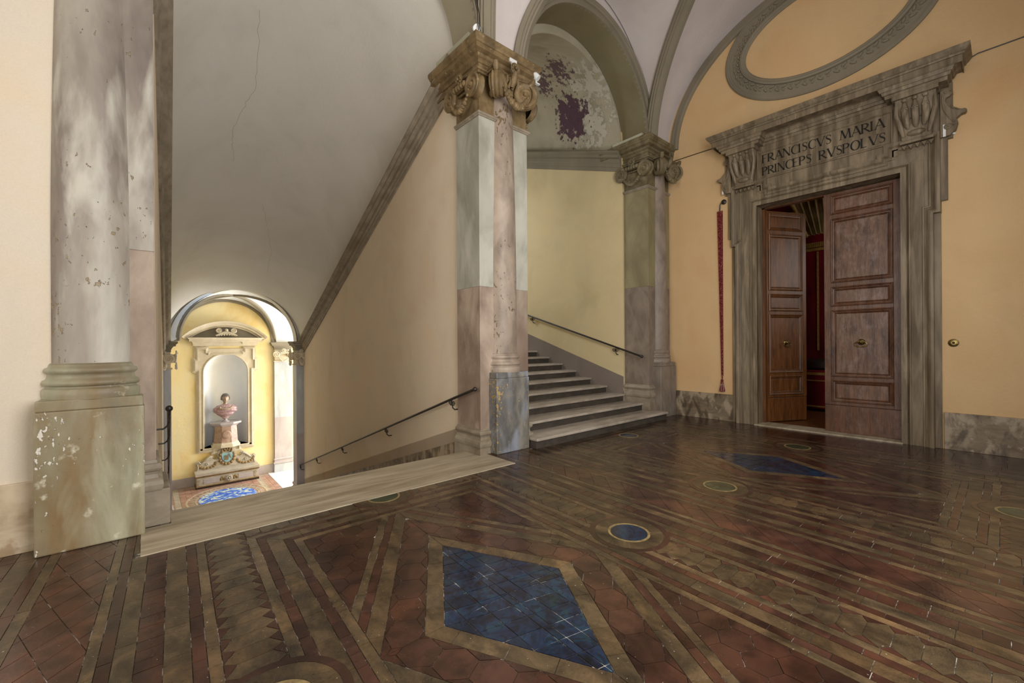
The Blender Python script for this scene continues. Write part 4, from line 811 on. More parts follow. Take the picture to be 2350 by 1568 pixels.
# cornice breaking forward over the corbels
cornP = [(0.0, 0.0), (0.03, 0.0), (0.035, 0.05), (0.06, 0.055), (0.07, 0.10), (0.085, 0.10), (0.11, 0.155), (0.13, 0.165), (0.13, 0.18), (-0.02, 0.18)]
for sg in (-1, 1):
    sc = sg*1.24; mb = MB(); base = [DP(sc-.31, 5.36, 0.04), DP(sc-.31, 5.36, 0.29), DP(sc+.31, 5.36, 0.29), DP(sc+.31, 5.36, 0.04)]
    mb.sweep(base, cornP, (0, 0, 1), flip=-1); mb.prism([p+V(0, 0, 0.001) for p in base], (0, 0, 0.178)); obj('corbel_entablature', mb, 'stone_door', door)
mb = MB(); base = [DP(-1.0, 5.36, 0.06), DP(1.0, 5.36, 0.06)]; mb.sweep(base, cornP, (0, 0, 1), flip=-1); obj('bed_moulding', mb, 'stone_door', door)
mb = MB(); base = [DP(-1.62, 5.53, 0.0), DP(-1.62, 5.53, 0.30), DP(1.62, 5.53, 0.30), DP(1.62, 5.53, 0.0)]
top = [(-0.3, 0.0), (0.10, 0.0), (0.105, -0.02), (0.115, -0.02), (0.115, 0.075), (0.135, 0.08), (0.14, 0.10), (0.16, 0.115), (0.185, 0.15), (0.195, 0.165), (0.195, 0.19), (0.15, 0.20), (-0.3, 0.21)]
mb.sweep(base, top, (0, 0, 1), flip=-1); mb.prism([p+V(0, 0, 0.02) for p in base], (0, 0, 0.18)); obj('corona', mb, 'stone_door', door)

# ---------------------------------------------------------------- double door leaves
def leaf(name, hinge, ang, wdt, label, mats, ring=True):
    """local frame: u from hinge to free edge, w height, n facing the gallery"""
    t = thing(name, label, 'door', hinge, kind='structure')
    u = Vector((math.sin(ang), -math.cos(ang), 0)); n = Vector((-math.cos(ang), -math.sin(ang), 0)); o = Vector(hinge)
    def P(a, h, d): return o+u*a+n*d+Vector((0, 0, h))
    def bx(mb, a0, a1, h0, h1, d0, d1):
        mb.add([P(a, h, d) for d in (d0, d1) for a, h in ((a0, h0), (a1, h0), (a1, h1), (a0, h1))], [(0, 3, 2, 1), (4, 5, 6, 7), (0, 1, 5, 4), (1, 2, 6, 5), (2, 3, 7, 6), (3, 0, 4, 7)])
    mfr, mpan = mats; Ht = 4.235
    mb = MB(); bx(mb, 0, wdt, 0.02, Ht, -0.05, -0.012); obj('backboard', mb, mfr, t)
    panels = [(0.60, 0.89), (1.04, 2.12), (2.275, 2.53), (2.69, 3.73), (3.895, 4.14)]; sl = 0.10; hs = 0.10
    for a0, a1 in ((0, sl), (wdt-sl, wdt)):
        mb = MB(); bx(mb, a0, a1, 0.50, Ht, -0.012, 0.022); obj('stile', mb, mfr, t, bevel=0.004)
    rails = [(0.50, 0.56)]+[(panels[i][1]+.04, panels[i+1][0]-.04) for i in range(4)]+[(4.18, Ht)]
    for a, b in rails:
        mb = MB(); bx(mb, sl, wdt-sl, a, b, -0.012, 0.022); obj('rail', mb, mfr, t, bevel=0.004)
    mb = MB(); bx(mb, -0.0, wdt, 0.02, 0.49, -0.012, 0.018); obj('kick_board', mb, mfr, t, bevel=0.006)
    mp = [(0, -0.012), (0, 0.035), (0.012, 0.045), (0.022, 0.04), (0.03, 0.025), (0.045, 0.022), (0.055, 0.008), (0.06, 0.014), (0.068, 0.008), (0.072, -0.012)]
    for h0, h1 in panels:
        mb = MB(); a0, a1 = sl+.0, wdt-sl; h0_, h1_ = h0-.045, h1+.045
        pth = [P(a0, h0_, 0), P(a0, h1_, 0), P(a1, h1_, 0), P(a1, h0_, 0)]
        mb.sweep(pth, mp, n, closed=True, flip=-1); obj('panel_moulding', mb, mfr, t)
        mb = MB(); bx(mb, a0+.07, a1-.07, h0_+.07, h1_-.07, -0.012, 0.008); pn = obj('panel', mb, mpan, t, bevel=0.004)
        if abs(h0-1.04) < .01:
            c = P(wdt*0.5, 1.60, 0.012); mb = MB(); M = Matrix((u, Vector((0, 0, 1)), n)).transposed()
            mb.lathe(c, [(0.002, 0.03), (0.02, 0.028), (0.035, 0.02), (0.05, 0.008), (0.052, 0.0), (0.002, 0.0)], 20, M=M); mb.ell(c+n*0.035, 0.02, 10)
            rg = obj('pull_rosette', mb, 'brass', t, recalc=False)
            mb = MB(); c2 = c+n*0.045+V(0, 0, -0.035); mb.tube([c2+u*(0.082*math.cos(2*PI*i/28))+V(0, 0, 0.045*math.sin(2*PI*i/28)) for i in range(29)], 0.009, 8)
            obj('pull_ring', mb, 'brass', rg, recalc=False)
    return t
leaf('door_1', (9.235, DC+DW-0.005-1.03, 0.0), 0.0, 1.03, 'closed right-hand leaf of the tall panelled wooden door, its wood hazed and worn', ('wood_door', 'wood_panel'))
leaf('door_2', (9.36, DC+DW-0.0, 0.0), math.radians(62.5), 1.02, 'darker brown leaf of the tall wooden door, swung inwards and standing ajar', ('wood_leaf_ajar', 'wood_leaf_ajar'))

# ---------------------------------------------------------------- red room glimpsed through the door
mb = MB(); mb.box(9.41, 13.2, -1.2, 5.4, -0.1, 0.0); struct('floor_red_room', mb, 'wood_leaf_ajar', 'polished brown floor of the crimson room', 'floor')
mb = MB(); mb.box(13.0, 13.2, -1.2, 5.4, 0, 5.6); mb.box(9.41, 13.2, 5.2, 5.4, 0, 5.6); mb.box(9.41, 13.2, -1.2, -1.0, 0, 5.6)
struct('wall_red_room', mb, 'crimson', 'crimson cloth covered walls of the room beyond the door')
struct('ceiling_red_room', MB().box(9.41, 13.2, -1.2, 5.4, 5.6, 5.7), 'redroom_ceiling', 'dull gold ceiling of the crimson room', 'ceiling')
t = thing('door_frame', 'dark wooden frame behind the stone jambs of the double door', 'door frame', (9.3, DC, 0), kind='structure')
mb = MB(); mb.box(9.29, 9.40, DC+DW-.05, DC+DW+.02, 0, DH+.02); mb.box(9.29, 9.40, DC-DW-.02, DC-DW+.012, 0, DH+.02); mb.box(9.29, 9.40, DC-DW, DC+DW, DH-.02, DH+.03); obj('frame_post', mb, 'wood_leaf_ajar', t)
t = thing('wall_hanging', 'crimson hanging edged with gold braid, glimpsed between the door leaves', 'hanging', (12.9, 3.2, 0))
mb = MB().box(12.93, 12.99, 2.2, 4.6, 0.8, 4.1); obj('cloth', mb, 'crimson', t)
mb = MB()
for y in (2.45, 2.9, 3.08, 3.45, 3.63, 4.05): mb.box(12.915, 12.93, y, y+0.04, 1.4, 3.9)
mb.box(12.915, 12.93, 2.2, 4.6, 3.93, 4.0); obj('gold_braid', mb, 'gold_band', t)
t = thing('pelmet', 'crimson pelmet with a gold rectangle, above the hanging in the crimson room', 'pelmet', (12.8, 3.2, 4.1))
obj('valance', MB().box(12.82, 12.92, 2.0, 4.8, 4.1, 5.0), 'crimson', t)
mb = MB()
for a in (2.9, 3.5): mb.box(12.805, 12.82, a-.42+.2, a+.1+.0, 4.80, 4.86).box(12.805, 12.82, a-.42+.2, a+.1, 4.36, 4.42).box(12.805, 12.82, a-.22, a-.17, 4.36, 4.86).box(12.805, 12.82, a+.05, a+.1, 4.36, 4.86)
mb.box(12.80, 12.82, 2.0, 4.8, 4.95, 5.0); obj('gold_braid', mb, 'gold_band', t)
mb = MB()
for i in range(70): mb.box(12.81, 12.83, 2.0+i*.04, 2.03+i*.04, 4.0, 4.12)
obj('fringe', mb, 'gold_band', t, kind='stuff')
t = thing('draped_bed', 'crimson draped daybed with gold trim under a dark cushion, beyond the ajar leaf', 'daybed', (12.2, 3.2, 0))
obj('skirt', MB().box(11.8, 12.8, 2.2, 4.4, 0.05, 0.95), 'crimson', t, bevel=0.03)
obj('gold_trim', MB().box(11.785, 11.8, 2.2, 4.4, 0.84, 0.90).box(11.785, 11.8, 2.2, 4.4, 0.70, 0.725).box(11.785, 11.8, 2.2, 4.4, 0.10, 0.13), 'gold_band', t)
obj('cushion', MB().box(11.9, 12.7, 2.3, 4.3, 0.95, 1.2), 'wood_dark', t, bevel=0.06)
t = thing('curtain', 'pale gold and crimson curtain gathered beside the ajar leaf', 'curtain', (11.5, 3.0, 5.2))
mb = MB(); mb.smooth = True
mb.grid(lambda u, v: (11.55+0.05*math.sin(u*30), 2.55+0.9*u*(1-0.55*v), 5.4-1.35*v), 40, 10); obj('drape', mb, 'redroom_ceiling', t, recalc=False)
mb = MB(); mb.tube([(11.45, 3.6, 5.5), (11.45, 3.1, 4.5), (11.45, 2.95, 4.0)], 0.03, 8); obj('gold_cord', mb, 'gold_band', t, recalc=False)
area('red_room_daylight', (11.2, -0.8, 3.2), (12.6, 3.2, 1.8), 1.5, 2.5, 45, (1.0, 0.93, 0.85))

# ---------------------------------------------------------------- niche surround, bust and bench on the lower landing
ns = thing('niche_surround', 'pale stone niche frame with crossetted mouldings and a segmental pediment holding a shell', 'niche surround', (NC, YN, nz0))
def NP(x, z, d=0.0): return (NC+x, YN-d, z)
mo2 = [(0, 0), (0, 0.05), (0.03, 0.05), (0.035, 0.07), (0.07, 0.075), (0.075, 0.09), (0.10, 0.09), (0.10, 0)]
out_n = [(-0.93, -2.42), (-0.93, 0.62), (-1.05, 0.62), (-1.05, 1.15), (-0.98, 1.15), (-0.98, 1.58), (-0.55, 1.58), (-0.55, 1.43), (-0.47, 1.43), (-0.47, 1.36), (0.47, 1.36), (0.47, 1.43), (0.55, 1.43), (0.55, 1.58), (0.98, 1.58), (0.98, 1.15), (1.05, 1.15), (1.05, 0.62), (0.93, 0.62), (0.93, -2.42), (0.5, -2.42), (0.5, -2.52), (-0.5, -2.52), (-0.5, -2.42)]
mb = MB(); mb.sweep([NP(x, z) for x, z in out_n], mo2, (0, -1, 0), closed=True, flip=-1); obj('outer_moulding', mb, 'stone_niche', ns)
# field slab with the arched hole
mb = MB()
for sg in (-1, 1):
    a, b = sorted((sg*(nr+.0), sg*0.90)); mb.box(NC+a, NC+b, YN-.045, YN, nz0-.1, nzs); a, b = sorted((sg*(nr), sg*1.0)); mb.box(NC+a, NC+b, YN-.045, YN, nzs, 1.5)
mb.box(NC-.9, NC+.9, YN-.045, YN, -2.42, nz0)
P = arch_pts(NC, nr, nzs, 24)
for i in range(24):
    (xa, za), (xb, zb) = P[i], P[i+1]; mb.add([(xa, YN-.045, za), (xb, YN-.045, zb), (xb, YN-.045, 1.5), (xa, YN-.045, 1.5), (xa, YN, za), (xb, YN, zb)], [(0, 1, 2, 3), (0, 4, 5, 1)])
obj('field_slab', mb, 'stone_niche', ns, recalc=False)
mb = MB(); pth = [NP(-nr, nz0)]+[(x, YN, z) for x, z in arch_pts(NC, nr, nzs, 32)]+[NP(nr, nz0)]
mb.sweep(pth, [(0, 0), (0, 0.06), (0.02, 0.07), (0.045, 0.065), (0.05, 0)], (0, -1, 0), flip=1); mb.box(NC-nr-.05, NC+nr+.05, YN-.08, YN, nz0-.05, nz0); obj('niche_moulding', mb, 'stone_niche', ns)
mb = MB(); mb.box(NC-1.0, NC+1.0, YN-.10, YN, 1.60, 1.66)
mb.sweep([NP(-1.02, 1.66), NP(-1.02, 1.66, .16), NP(-.55, 1.66, .16), NP(-.55, 1.66, .12), NP(.55, 1.66, .12), NP(.55, 1.66, .16), NP(1.02, 1.66, .16), NP(1.02, 1.66)], [(0, 0), (.03, .03), (.04, .09), (.08, .12), (-.1, .12), (-.1, 0)], (0, 0, 1), flip=-1)
mb.box(NC-1.04, NC+1.04, YN-.17, YN, 1.62, 1.78)
mb.sweep([NP(-1.10, 1.78), NP(-1.10, 1.78, .24), NP(1.10, 1.78, .24), NP(1.10, 1.78)], [(-.2, 0), (.06, 0), (.06, .07), (.09, .10), (.12, .14), (-.2, .15)], (0, 0, 1), flip=-1); mb.box(NC-1.1, NC+1.1, YN-.24, YN, 1.78, 1.93)
obj('entablature', mb, 'stone_niche', ns)
ch, rise = 1.36, 0.60; Rr = (ch*ch+rise*rise)/(2*rise); a0 = math.asin(ch/Rr)
pt = [(NC+Rr*math.sin(-a0+2*a0*i/40), YN, 1.93+rise-Rr+Rr*math.cos(-a0+2*a0*i/40)) for i in range(41)]
mb = MB(); mb.sweep(pt, [(-.20, 0), (-.20, .10), (-.14, .12), (-.13, .22), (-.08, .24), (-.04, .30), (0.02, .34), (0.03, .34), (0.03, 0)], (0, -1, 0), flip=1); obj('pediment_arch', mb, 'stone_niche', ns)
mb = MB()
mb.add([(NC, YN-.03, 1.93)]+[(x, YN-.03, z) for x, y, z in pt], [(0, i+1, i+2) for i in range(40)]); obj('tympanum', mb, 'stucco_grey', ns, recalc=False)
mb = MB(); sh = (NC+0.0, YN-.14, 1.97)
for i in range(11):
    a = PI*(0.04+0.92*i/10); R0 = 0.30; d = V(math.cos(a)*1.15, 0, math.sin(a)*0.85); c0 = Vector(sh)+V(0, -.03, 0.02)
    mb.tube([c0+V(0, 0, .19)-V(0, 0, 0), c0+V(0, -.03, .19)+V(d.x*.14, 0, -.08+abs(d.z)*.0), c0+V(d.x*R0, -.05, .0+0.02*math.sin(a))], .03, 8, rs=[.015, .03, .036])
for s_ in (-1, 1): volute(mb, (NC+s_*.24, YN-.17, 2.19), (0, -1, 0), (0, 0, 1), .10, .05, hand=s_)
mb.ell((NC, YN-.2, 2.21), .06, 10); obj('shell', mb, 'stone_niche', ns, recalc=False)

# octagonal pedestal in the niche
pd = thing('bust_pedestal', 'reddish marble octagonal pedestal with a pale moulded base, standing in the niche', 'pedestal', (NC-.02, YN+.02, nz0))
px, py = NC-.02, YN+.06
def octo(r, z, ry=0.72): return [(px+r*math.cos(PI/8+PI/4*i), py+r*ry*math.sin(PI/8+PI/4*i), z) for i in range(8)]
mb = MB(); mb.loft(octo(.50, nz0-.03), octo(.50, nz0+.07)); mb.loft(octo(.47, nz0+.07), octo(.44, nz0+.15)); obj('foot', mb, 'stone_niche', pd, bevel=.006)
mb = MB(); mb.loft(octo(.42, nz0+.15), octo(.38, nz0+.78)); obj('drum', mb, 'marble_red', pd, bevel=.006)
mb = MB(); mb.loft(octo(.40, nz0+.78), octo(.50, nz0+.86)); mb.loft(octo(.54, nz0+.86), octo(.55, nz0+.93)); obj('top_slab', mb, 'marble_lilac', pd, bevel=.006)
mb = MB(); mb.ell((px, py-.285, nz0+.46), (.15, .03, .16), 24); obj('round_boss', mb, 'marble_red', pd, recalc=False)

# bust
bz = nz0+.93; b_ = thing('portrait_bust', 'Roman style bust, curly grey head above pinkish marble drapery on a small grey socle', 'bust', (px, py, bz))
mb = MB(); mb.lathe((px, py, bz), [(.13, 0), (.13, .02), (.10, .035), (.06, .06), (.05, .09), (.06, .115), (.085, .13), (.085, .15)], 24); obj('socle', mb, 'marble_lilac', b_, recalc=False)
mb = MB(); mb.smooth = True
TK = [(0, .08, .07), (.12, .15, .10), (.3, .27, .15), (.5, .35, .19), (.66, .40, .20), (.80, .40, .19), (.88, .33, .17), (.94, .17, .12), (1, .07, .07)]
def torso(u, v):                                 # v from bottom point to the neck
    a = 2*PI*u; z = bz+.13+.56*v
    for (v0, r0, q0), (v1, r1, q1) in zip(TK[:-1], TK[1:]):
        if v <= v1+1e-9: t = (v-v0)/(v1-v0); rx, ry = r0+(r1-r0)*t, q0+(q1-q0)*t; break
    f = .018*math.sin(20*v+4*math.cos(a+.6)+2*math.sin(2*a))*(1 if v < .85 else .2)
    return (px+(rx+f)*math.cos(a), py+(ry+f)*math.sin(a), z-.05*abs(math.cos(a))*(v > .3)*min(1, (v-.3)*4)*(v < .9))
mb.grid(torso, 48, 30, wu=True); obj('drapery', mb, 'marble_drapery', b_, recalc=False)
mb = MB(); mb.tube([(px-.22, py-.13, bz+.54), (px-.05, py-.20, bz+.50), (px+.12, py-.19, bz+.52), (px+.22, py-.12, bz+.58)], .03, 10, rs=[.05, .035, .035, .05]); mb.ell((px-.2, py-.15, bz+.57), .05, 12)
obj('cloak_fold', mb, 'marble_flesh', b_, recalc=False)
mb = MB(); mb.smooth = True; hc = Vector((px-.01, py-.05, bz+.90))
def head(u, v):                                  # u around (0 = right), v from chin to crown
    a = 2*PI*u; ph = PI*(v*.998+.001); sz = -math.cos(ph); sr = math.sin(ph)
    x = .122*sr*math.cos(a); y = .142*sr*math.sin(a); z = .172*sz
    if sz < -.1: k = 1-.28*((-sz-.1)/.9); x *= k
    fr = max(0, -math.sin(a))**3*sr              # front of the face
    g = lambda zz, w_: math.exp(-((sz-zz)/w_)**2)
    cx2 = math.cos(a)
    y -= fr*(.035*math.exp(-(cx2/.16)**2)*g(-.12, .20)+.010*g(.28, .10)-.018*(math.exp(-((abs(cx2)-.36)/.16)**2))*g(.10, .10)+.014*math.exp(-(cx2/.35)**2)*g(-.48, .07)-.010*math.exp(-(cx2/.3)**2)*g(-.37, .03)+.018*math.exp(-(cx2/.35)**2)*g(-.78, .14))
    return hc+V(x, y, z)
mb.grid(head, 48, 36, wu=True); mb.tube([hc+V(0, .05, -.06), hc+V(0, .05, -.17), hc+V(0, .06, -.30)], .06, 14, rs=[.06, .062, .10])
for s_ in (-1, 1): mb.ell(hc+V(s_*.124, .01, -.01), (.014, .026, .038), 10)
obj('head', mb, 'marble_flesh', b_, recalc=False)
mb = MB()
for i in range(150):
    zt = -.25+1.22*(i+.5)/150; an = i*2.399963; r_ = math.sqrt(max(0, 1-min(1, zt)**2)); d = V(math.cos(an)*r_, math.sin(an)*r_, min(zt, 1))
    if d.y < -.30 and d.z < .50: continue
    mb.ell(hc+V(d.x*.130, d.y*.150, d.z*.180+.004), .026, 6)
obj('curly_hair', mb, 'marble_hair', b_, recalc=False)

# painted bench
bx0, bx1, by = NC-.98, NC+.96, 19.15
be = thing('painted_bench', 'painted wooden hall bench with scrolled back and blue shield, under the niche', 'bench', (NC, by+.3, ZF))
obj('plinth', MB().box(bx0-.03, bx1+.03, by-.02, YN-.03, ZF-.01, ZF+.07), 'wood_dark', be, bevel=.006)
obj('chest', MB().box(bx0, bx1, by, YN-.05, ZF+.07, ZF+.40), 'wood_painted_bench', be, bevel=.006)
mb = MB(); base = [(bx0, YN-.05, ZF+.40), (bx0, by, ZF+.40), (bx1, by, ZF+.40), (bx1, YN-.05, ZF+.40)]
mb.sweep(base, [(-.1, 0), (.01, 0), (.03, .03), (.03, .06), (-.1, .06)], (0, 0, 1), flip=-1); obj('under_moulding', mb, 'gilt_brown', be)
obj('seat', MB().box(bx0-.05, bx1+.05, by-.05, YN-.04, ZF+.46, ZF+.55), 'wood_painted_bench', be, bevel=.01)
mb = MB(); mb.sweep([(bx0, YN-.05, ZF+.07), (bx0, by, ZF+.07), (bx1, by, ZF+.07), (bx1, YN-.05, ZF+.07)], [(-.1, 0), (.02, 0), (.015, .03), (-.1, .04)], (0, 0, 1), flip=-1); obj('lower_moulding', mb, 'gilt_brown', be)
for a, b in ((bx0+.20, NC-.30), (NC+.30, bx1-.20)): obj('panel', MB().box(a, b, by-.012, by, ZF+.15, ZF+.33), 'marble_lilac', be, bevel=.004, label='pale oblong panel')
for a in (bx0+.09, bx1-.09):
    mb = MB(); volute(mb, (a, by, ZF+.29), (0, -1, 0), (0, 0, 1), .055, .02); volute(mb, (a, by, ZF+.17), (0, -1, 0), (0, 0, 1), .055, .02, hand=-1); obj('corner_scroll', mb, 'wood_painted_bench', be, recalc=False)
mb = MB(); flower(mb, (NC, by-.005, ZF+.235), (0, -1, 0), (0, 0, 1), .12, 9); obj('carved_rosette', mb, 'wood_painted_bench', be, recalc=False)
mb = MB()
for s_ in (-1, 1):
    for j in range(3): mb.ell((NC+s_*(.16+.045*j), by-.005, ZF+.235+.03*(j % 2)), (.04, .02, .07), 8)
obj('carved_leaves', mb, 'gilt_brown', be, recalc=False)
yb = YN-.10; zb0 = ZF+.55
half = [(0, 0), (0.96, 0), (1.0, .05), (.97, .12), (1.0, .22), (.99, .30), (.94, .36), (.88, .33), (.86, .26), (.80, .30), (.72, .38), (.64, .47), (.55, .52), (.47, .50), (.44, .44), (.50, .40), (.42, .34), (.36, .36), (.30, .42), (.32, .52), (.30, .62), (.22, .68), (.12, .71), (0, .72)]
poly = [(NC+x*.97, yb, zb0+z) for x, z in half]+[(NC-x*.97, yb, zb0+z) for x, z in half[::-1][1:-1]]
bk = obj('backrest', MB().prism(poly, (0, .05, 0)), 'wood_painted_bench', be, bevel=.006)
for s_ in (-1, 1):
    mb = MB(); path = [(NC+s_*x*.97, yb-.01, zb0+z) for x, z in ((.95, .04), (.93, .14), (.955, .25), (.90, .30), (.83, .24), (.74, .32), (.63, .42), (.54, .46), (.50, .43))]; mb.tube(path, .03, 8, rs=[.02, .028, .03, .025, .025, .035, .04, .035, .02])
    mb.tube([(NC+s_*(.62+.05*math.cos(i*.5)*(1-i/16)), yb-.02, zb0+.20+.05*math.sin(i*.5)*(1-i/16)) for i in range(14)], .02, 7); obj('scroll_relief', mb, 'wood_painted_bench', bk, recalc=False)
    mb = MB()
    for j in range(9):
        a = PI*j/8; mb.ell((NC+s_*.62+.27*math.cos(a), yb-.01, zb0+.22-.16*math.sin(a)), (.06, .022, .05), 8)
    obj('brown_leafwork', mb, 'gilt_brown', bk, recalc=False)
mb = MB()
for j in range(14):
    a = 2*PI*j/14; mb.ell((NC+.24*math.cos(a), yb-.02, zb0+.38+.27*math.sin(a)), (.06, .03, .06), 8)
for j in range(5): mb.ell((NC-.16+.08*j, yb-.03, zb0+.66+.03*(1-((j-2)/2)**2)), (.03, .03, .045), 8)
obj('cartouche', mb, 'gilt_brown', bk, recalc=False)
shp = [(-.17, .56), (0, .53), (.17, .56), (.18, .42), (.15, .30), (.08, .22), (0, .18), (-.08, .22), (-.15, .30), (-.18, .42)]
obj('shield', MB().prism([(NC+x, yb-.045, zb0+z) for x, z in shp], (0, .05, 0)), 'blue_paint', bk, bevel=.006)
mb = MB(); 
for k_ in range(4): mb.box(NC-.09+.035*k_, NC-.065+.035*k_, yb-.055, yb-.045, zb0+.27, zb0+.44+.03*(k_ % 2))
mb.prism([(NC+.04, yb-.055, zb0+.50), (NC+.07, yb-.055, zb0+.51), (NC+.15, yb-.055, zb0+.33), (NC+.12, yb-.055, zb0+.32)], (0, .01, 0)); obj('emblem', mb, 'gilt_brown', bk)

# ---------------------------------------------------------------- handrails
def rail(label, pts, brs, nrm, ext=None, br=0.02):
    t = thing('handrail', label, 'handrail', pts[0]); nrm = Vector(nrm)
    mb = MB(); mb.tube(pts, br, 12); obj('rail_bar', mb, 'iron', t, recalc=False)
    for e in (pts[0], pts[-1]):
        mb = MB(); mb.ell(e, br*1.7, 12); obj('end_knob', mb, 'iron', t, recalc=False)
    for q in brs:
        q = Vector(q); d = (Vector(pts[-1])-Vector(pts[0])); d.z = 0; d.normalize(); mb = MB()
        mb.tube([q-V(0, 0, br), q-V(0, 0, .09), q-V(0, 0, .14)+nrm*-.015, q-V(0, 0, .17)+nrm*-.05, q-V(0, 0, .17)+nrm*-.115], .010, 8)
        for s_ in (-1, 1): mb.tube([q-V(0, 0, .075)+d*(s_*(.045+.040*math.cos(i*.45)*(1-i/22)))+V(0, 0, .045*math.sin(i*.45)*(1-i/22)) for i in range(18)], .0075, 6)
        obj('bracket', mb, 'iron', t, recalc=False)
    return t
ya, yb_ = 4.99, 16.1; Z1 = lambda y: .955-.3215*(y-5.0)
Xh = lambda y: 3.60+(Rw(y)-.12-3.60)*min(1, (y-5.0)/1.2)
ys_ = [5.0, 5.6, 6.3, 8, 11, 14, 16.1]
rail('long black iron handrail descending along the peach stair wall', [(Xh(y), y, Z1(y)) for y in ys_], [(Xh(y), y, Z1(y)) for y in (5.62, 8.2, 11.0, 13.4, 15.4)], (-1, 0, 0))
Z2 = lambda y: 1.315+.305*(y-5.06)
rail('black iron handrail climbing beside the corner pier and straw yellow wall', [(8.04, 5.08, Z2(5.08)), (8.02, 9.1, Z2(9.1))], [(8.035, y, Z2(y)) for y in (5.74, 8.45)], (-1, 0, 0))
rail('short black handrail seen end on, past the nearest column', [(Lw(y)+.11, y, .93-.33*(y-5.9)) for y in (5.9, 7, 9, 12, 15.4)], [(Lw(y)+.11, y, .93-.33*(y-5.9)) for y in (6.15, 7.2, 9, 11.5, 14)], (1, 0, 0))
rail('black iron handrail end just showing behind the middle column', [(4.78, 5.2, 1.20), (4.80, 9.0, 2.4)], [(4.79, 6.2, 1.515), (4.79, 8.4, 2.21)], (1, 0, 0))

# ---------------------------------------------------------------- oval frame over the doorway
ov = thing('oval_frame', 'grey stucco oval frame with a leafy band, on the ochre wall above the doorway', 'oval frame', (XB, DC, 7.18))
def oval(a, b, n=96): return [(XB, DC-a*math.cos(2*PI*i/n), 7.17+b*math.sin(2*PI*i/n)) for i in range(n)]
pf = [(-.19, 0), (-.19, .03), (-.165, .05), (-.145, .05), (-.14, .03), (-.11, .03), (-.105, .015), (.08, .015), (.085, .05), (.12, .06), (.14, .045), (.17, .04), (.19, .02), (.19, 0)]
mb = MB(); mb.sweep(oval(1.42, .91), pf, (-1, 0, 0), closed=True, flip=1); obj('oval_moulding', mb, 'stucco_grey', ov)
mb = MB()
for i in range(76):
    a = 2*PI*i/76; c = Vector((XB-.02, DC-1.405*math.cos(a), 7.17+.895*math.sin(a))); tg = Vector((0, 1.405*math.sin(a), .895*math.cos(a))).normalized(); nn = Vector((0, -tg.z, tg.y))
    M = Matrix((tg, nn, Vector((-1, 0, 0)))).transposed(); s_ = 1 if i % 2 else -1
    mb.ell(c+nn*s_*.03, (.055, .022, .025), 8, M=M@Matrix.Rotation(s_*.5, 3, 'Z')); mb.ell(c-nn*s_*.035, (.022, .022, .025), 6)
obj('leaf_band', mb, 'stucco_grey', ov, recalc=False, kind='stuff')

# ---------------------------------------------------------------- small fittings
bp = thing('bell_pull', 'maroon braided bell pull with a tassel, hanging on the ochre wall beside the doorway', 'bell pull', (XB, 3.83, 4.4))
yb0, yb1 = 3.85, 3.82
mb = MB(); mb.add([(XB-.03, yb0-.055, 4.33), (XB-.03, yb0+.055, 4.33), (XB-.03, yb1+.018, .92), (XB-.03, yb1-.018, .92), (XB-.015, yb0-.055, 4.33), (XB-.015, yb0+.055, 4.33), (XB-.015, yb1+.018, .92), (XB-.015, yb1-.018, .92)], [(0, 1, 2, 3), (7, 6, 5, 4), (0, 4, 5, 1), (1, 5, 6, 2), (2, 6, 7, 3), (3, 7, 4, 0)]); obj('braided_band', mb, 'rope', bp)
mb = MB(); mb.smooth = True
for i in range(120):
    q = i/120; mb.ell((XB-.032, yb0+(yb1-yb0)*q+.012*(1-q)*(1 if i % 2 else -1), 4.30-3.36*q), (.008, .022*(1-.7*q), .011), 6)
obj('braid_pattern', mb, 'rope', bp, recalc=False, kind='stuff')
mb = MB(); mb.tube([(XB-.03, yb1, .93), (XB-.03, yb1, .84)], .012, 8); mb.ell((XB-.035, yb1, .825), .028, 10); mb.lathe((XB-.035, yb1, .60), [(.052, 0), (.055, .03), (.04, .10), (.025, .16), (.03, .18), (.02, .20)], 14); obj('tassel', mb, 'rope', bp, recalc=False)
mb = MB()
for i in range(14):
    a = 2*PI*i/14
    if i % 2: mb.tube([(XB-.035+.025*math.cos(a), yb1+.025*math.sin(a), .76), (XB-.035+.055*math.cos(a), yb1+.055*math.sin(a), .61)], .006, 5)
obj('pale_threads', mb, 'tassel_pale', bp, recalc=False)
mb = MB(); mb.tube([(XB, 3.80, 4.50), (XB-.05, 3.80, 4.50), (XB-.06, 3.83, 4.44), (XB-.03, 3.85, 4.33)], .010, 7); mb.lathe((XB-.01, 3.77, 4.50), [(.05, 0), (.05, .02), (.02, .04)], 14, M=Matrix(((0, 0, -1), (0, 1, 0), (1, 0, 0)))); obj('wall_hook', mb, 'iron', bp, recalc=False)
sw = tag(obj('door_contact', MB().box(XB-.10, XB-.07, 3.745, 3.775, 4.63, 4.80).box(XB-.10, XB, 3.66, 3.75, 4.685, 4.715), 'white_plastic'), 'small white metal bracket left of the doorway, above the bell pull hook', 'bracket')
sw2 = tag(obj('alarm_bracket', MB().box(XB-.115, XB-.105, .56, .59, 4.62, 4.80).tube([(XB-.1, .60, 4.68), (XB-.02, .47, 4.66)], .015, 6), 'white_plastic'), 'small white metal strip beside the scroll at the far end of the doorway lintel', 'bracket')
bl = thing('door_bell', 'small oval brass bell button on the wall right of the doorway', 'bell button', (XB, .50, 1.58))
mb = MB(); mb.lathe((XB, .50, 1.58), [(.055, 0), (.058, .01), (.04, .02), (.02, .022)], 20, M=Matrix(((0, 0, -1), (0, 1, 0), (1, 0, 0)))); obj('bell_plate', mb, 'brass', bl, recalc=False)
mb = MB(); mb.ell((XB-.025, .50, 1.58), .016, 10); obj('push_button', mb, 'iron', bl, recalc=False)
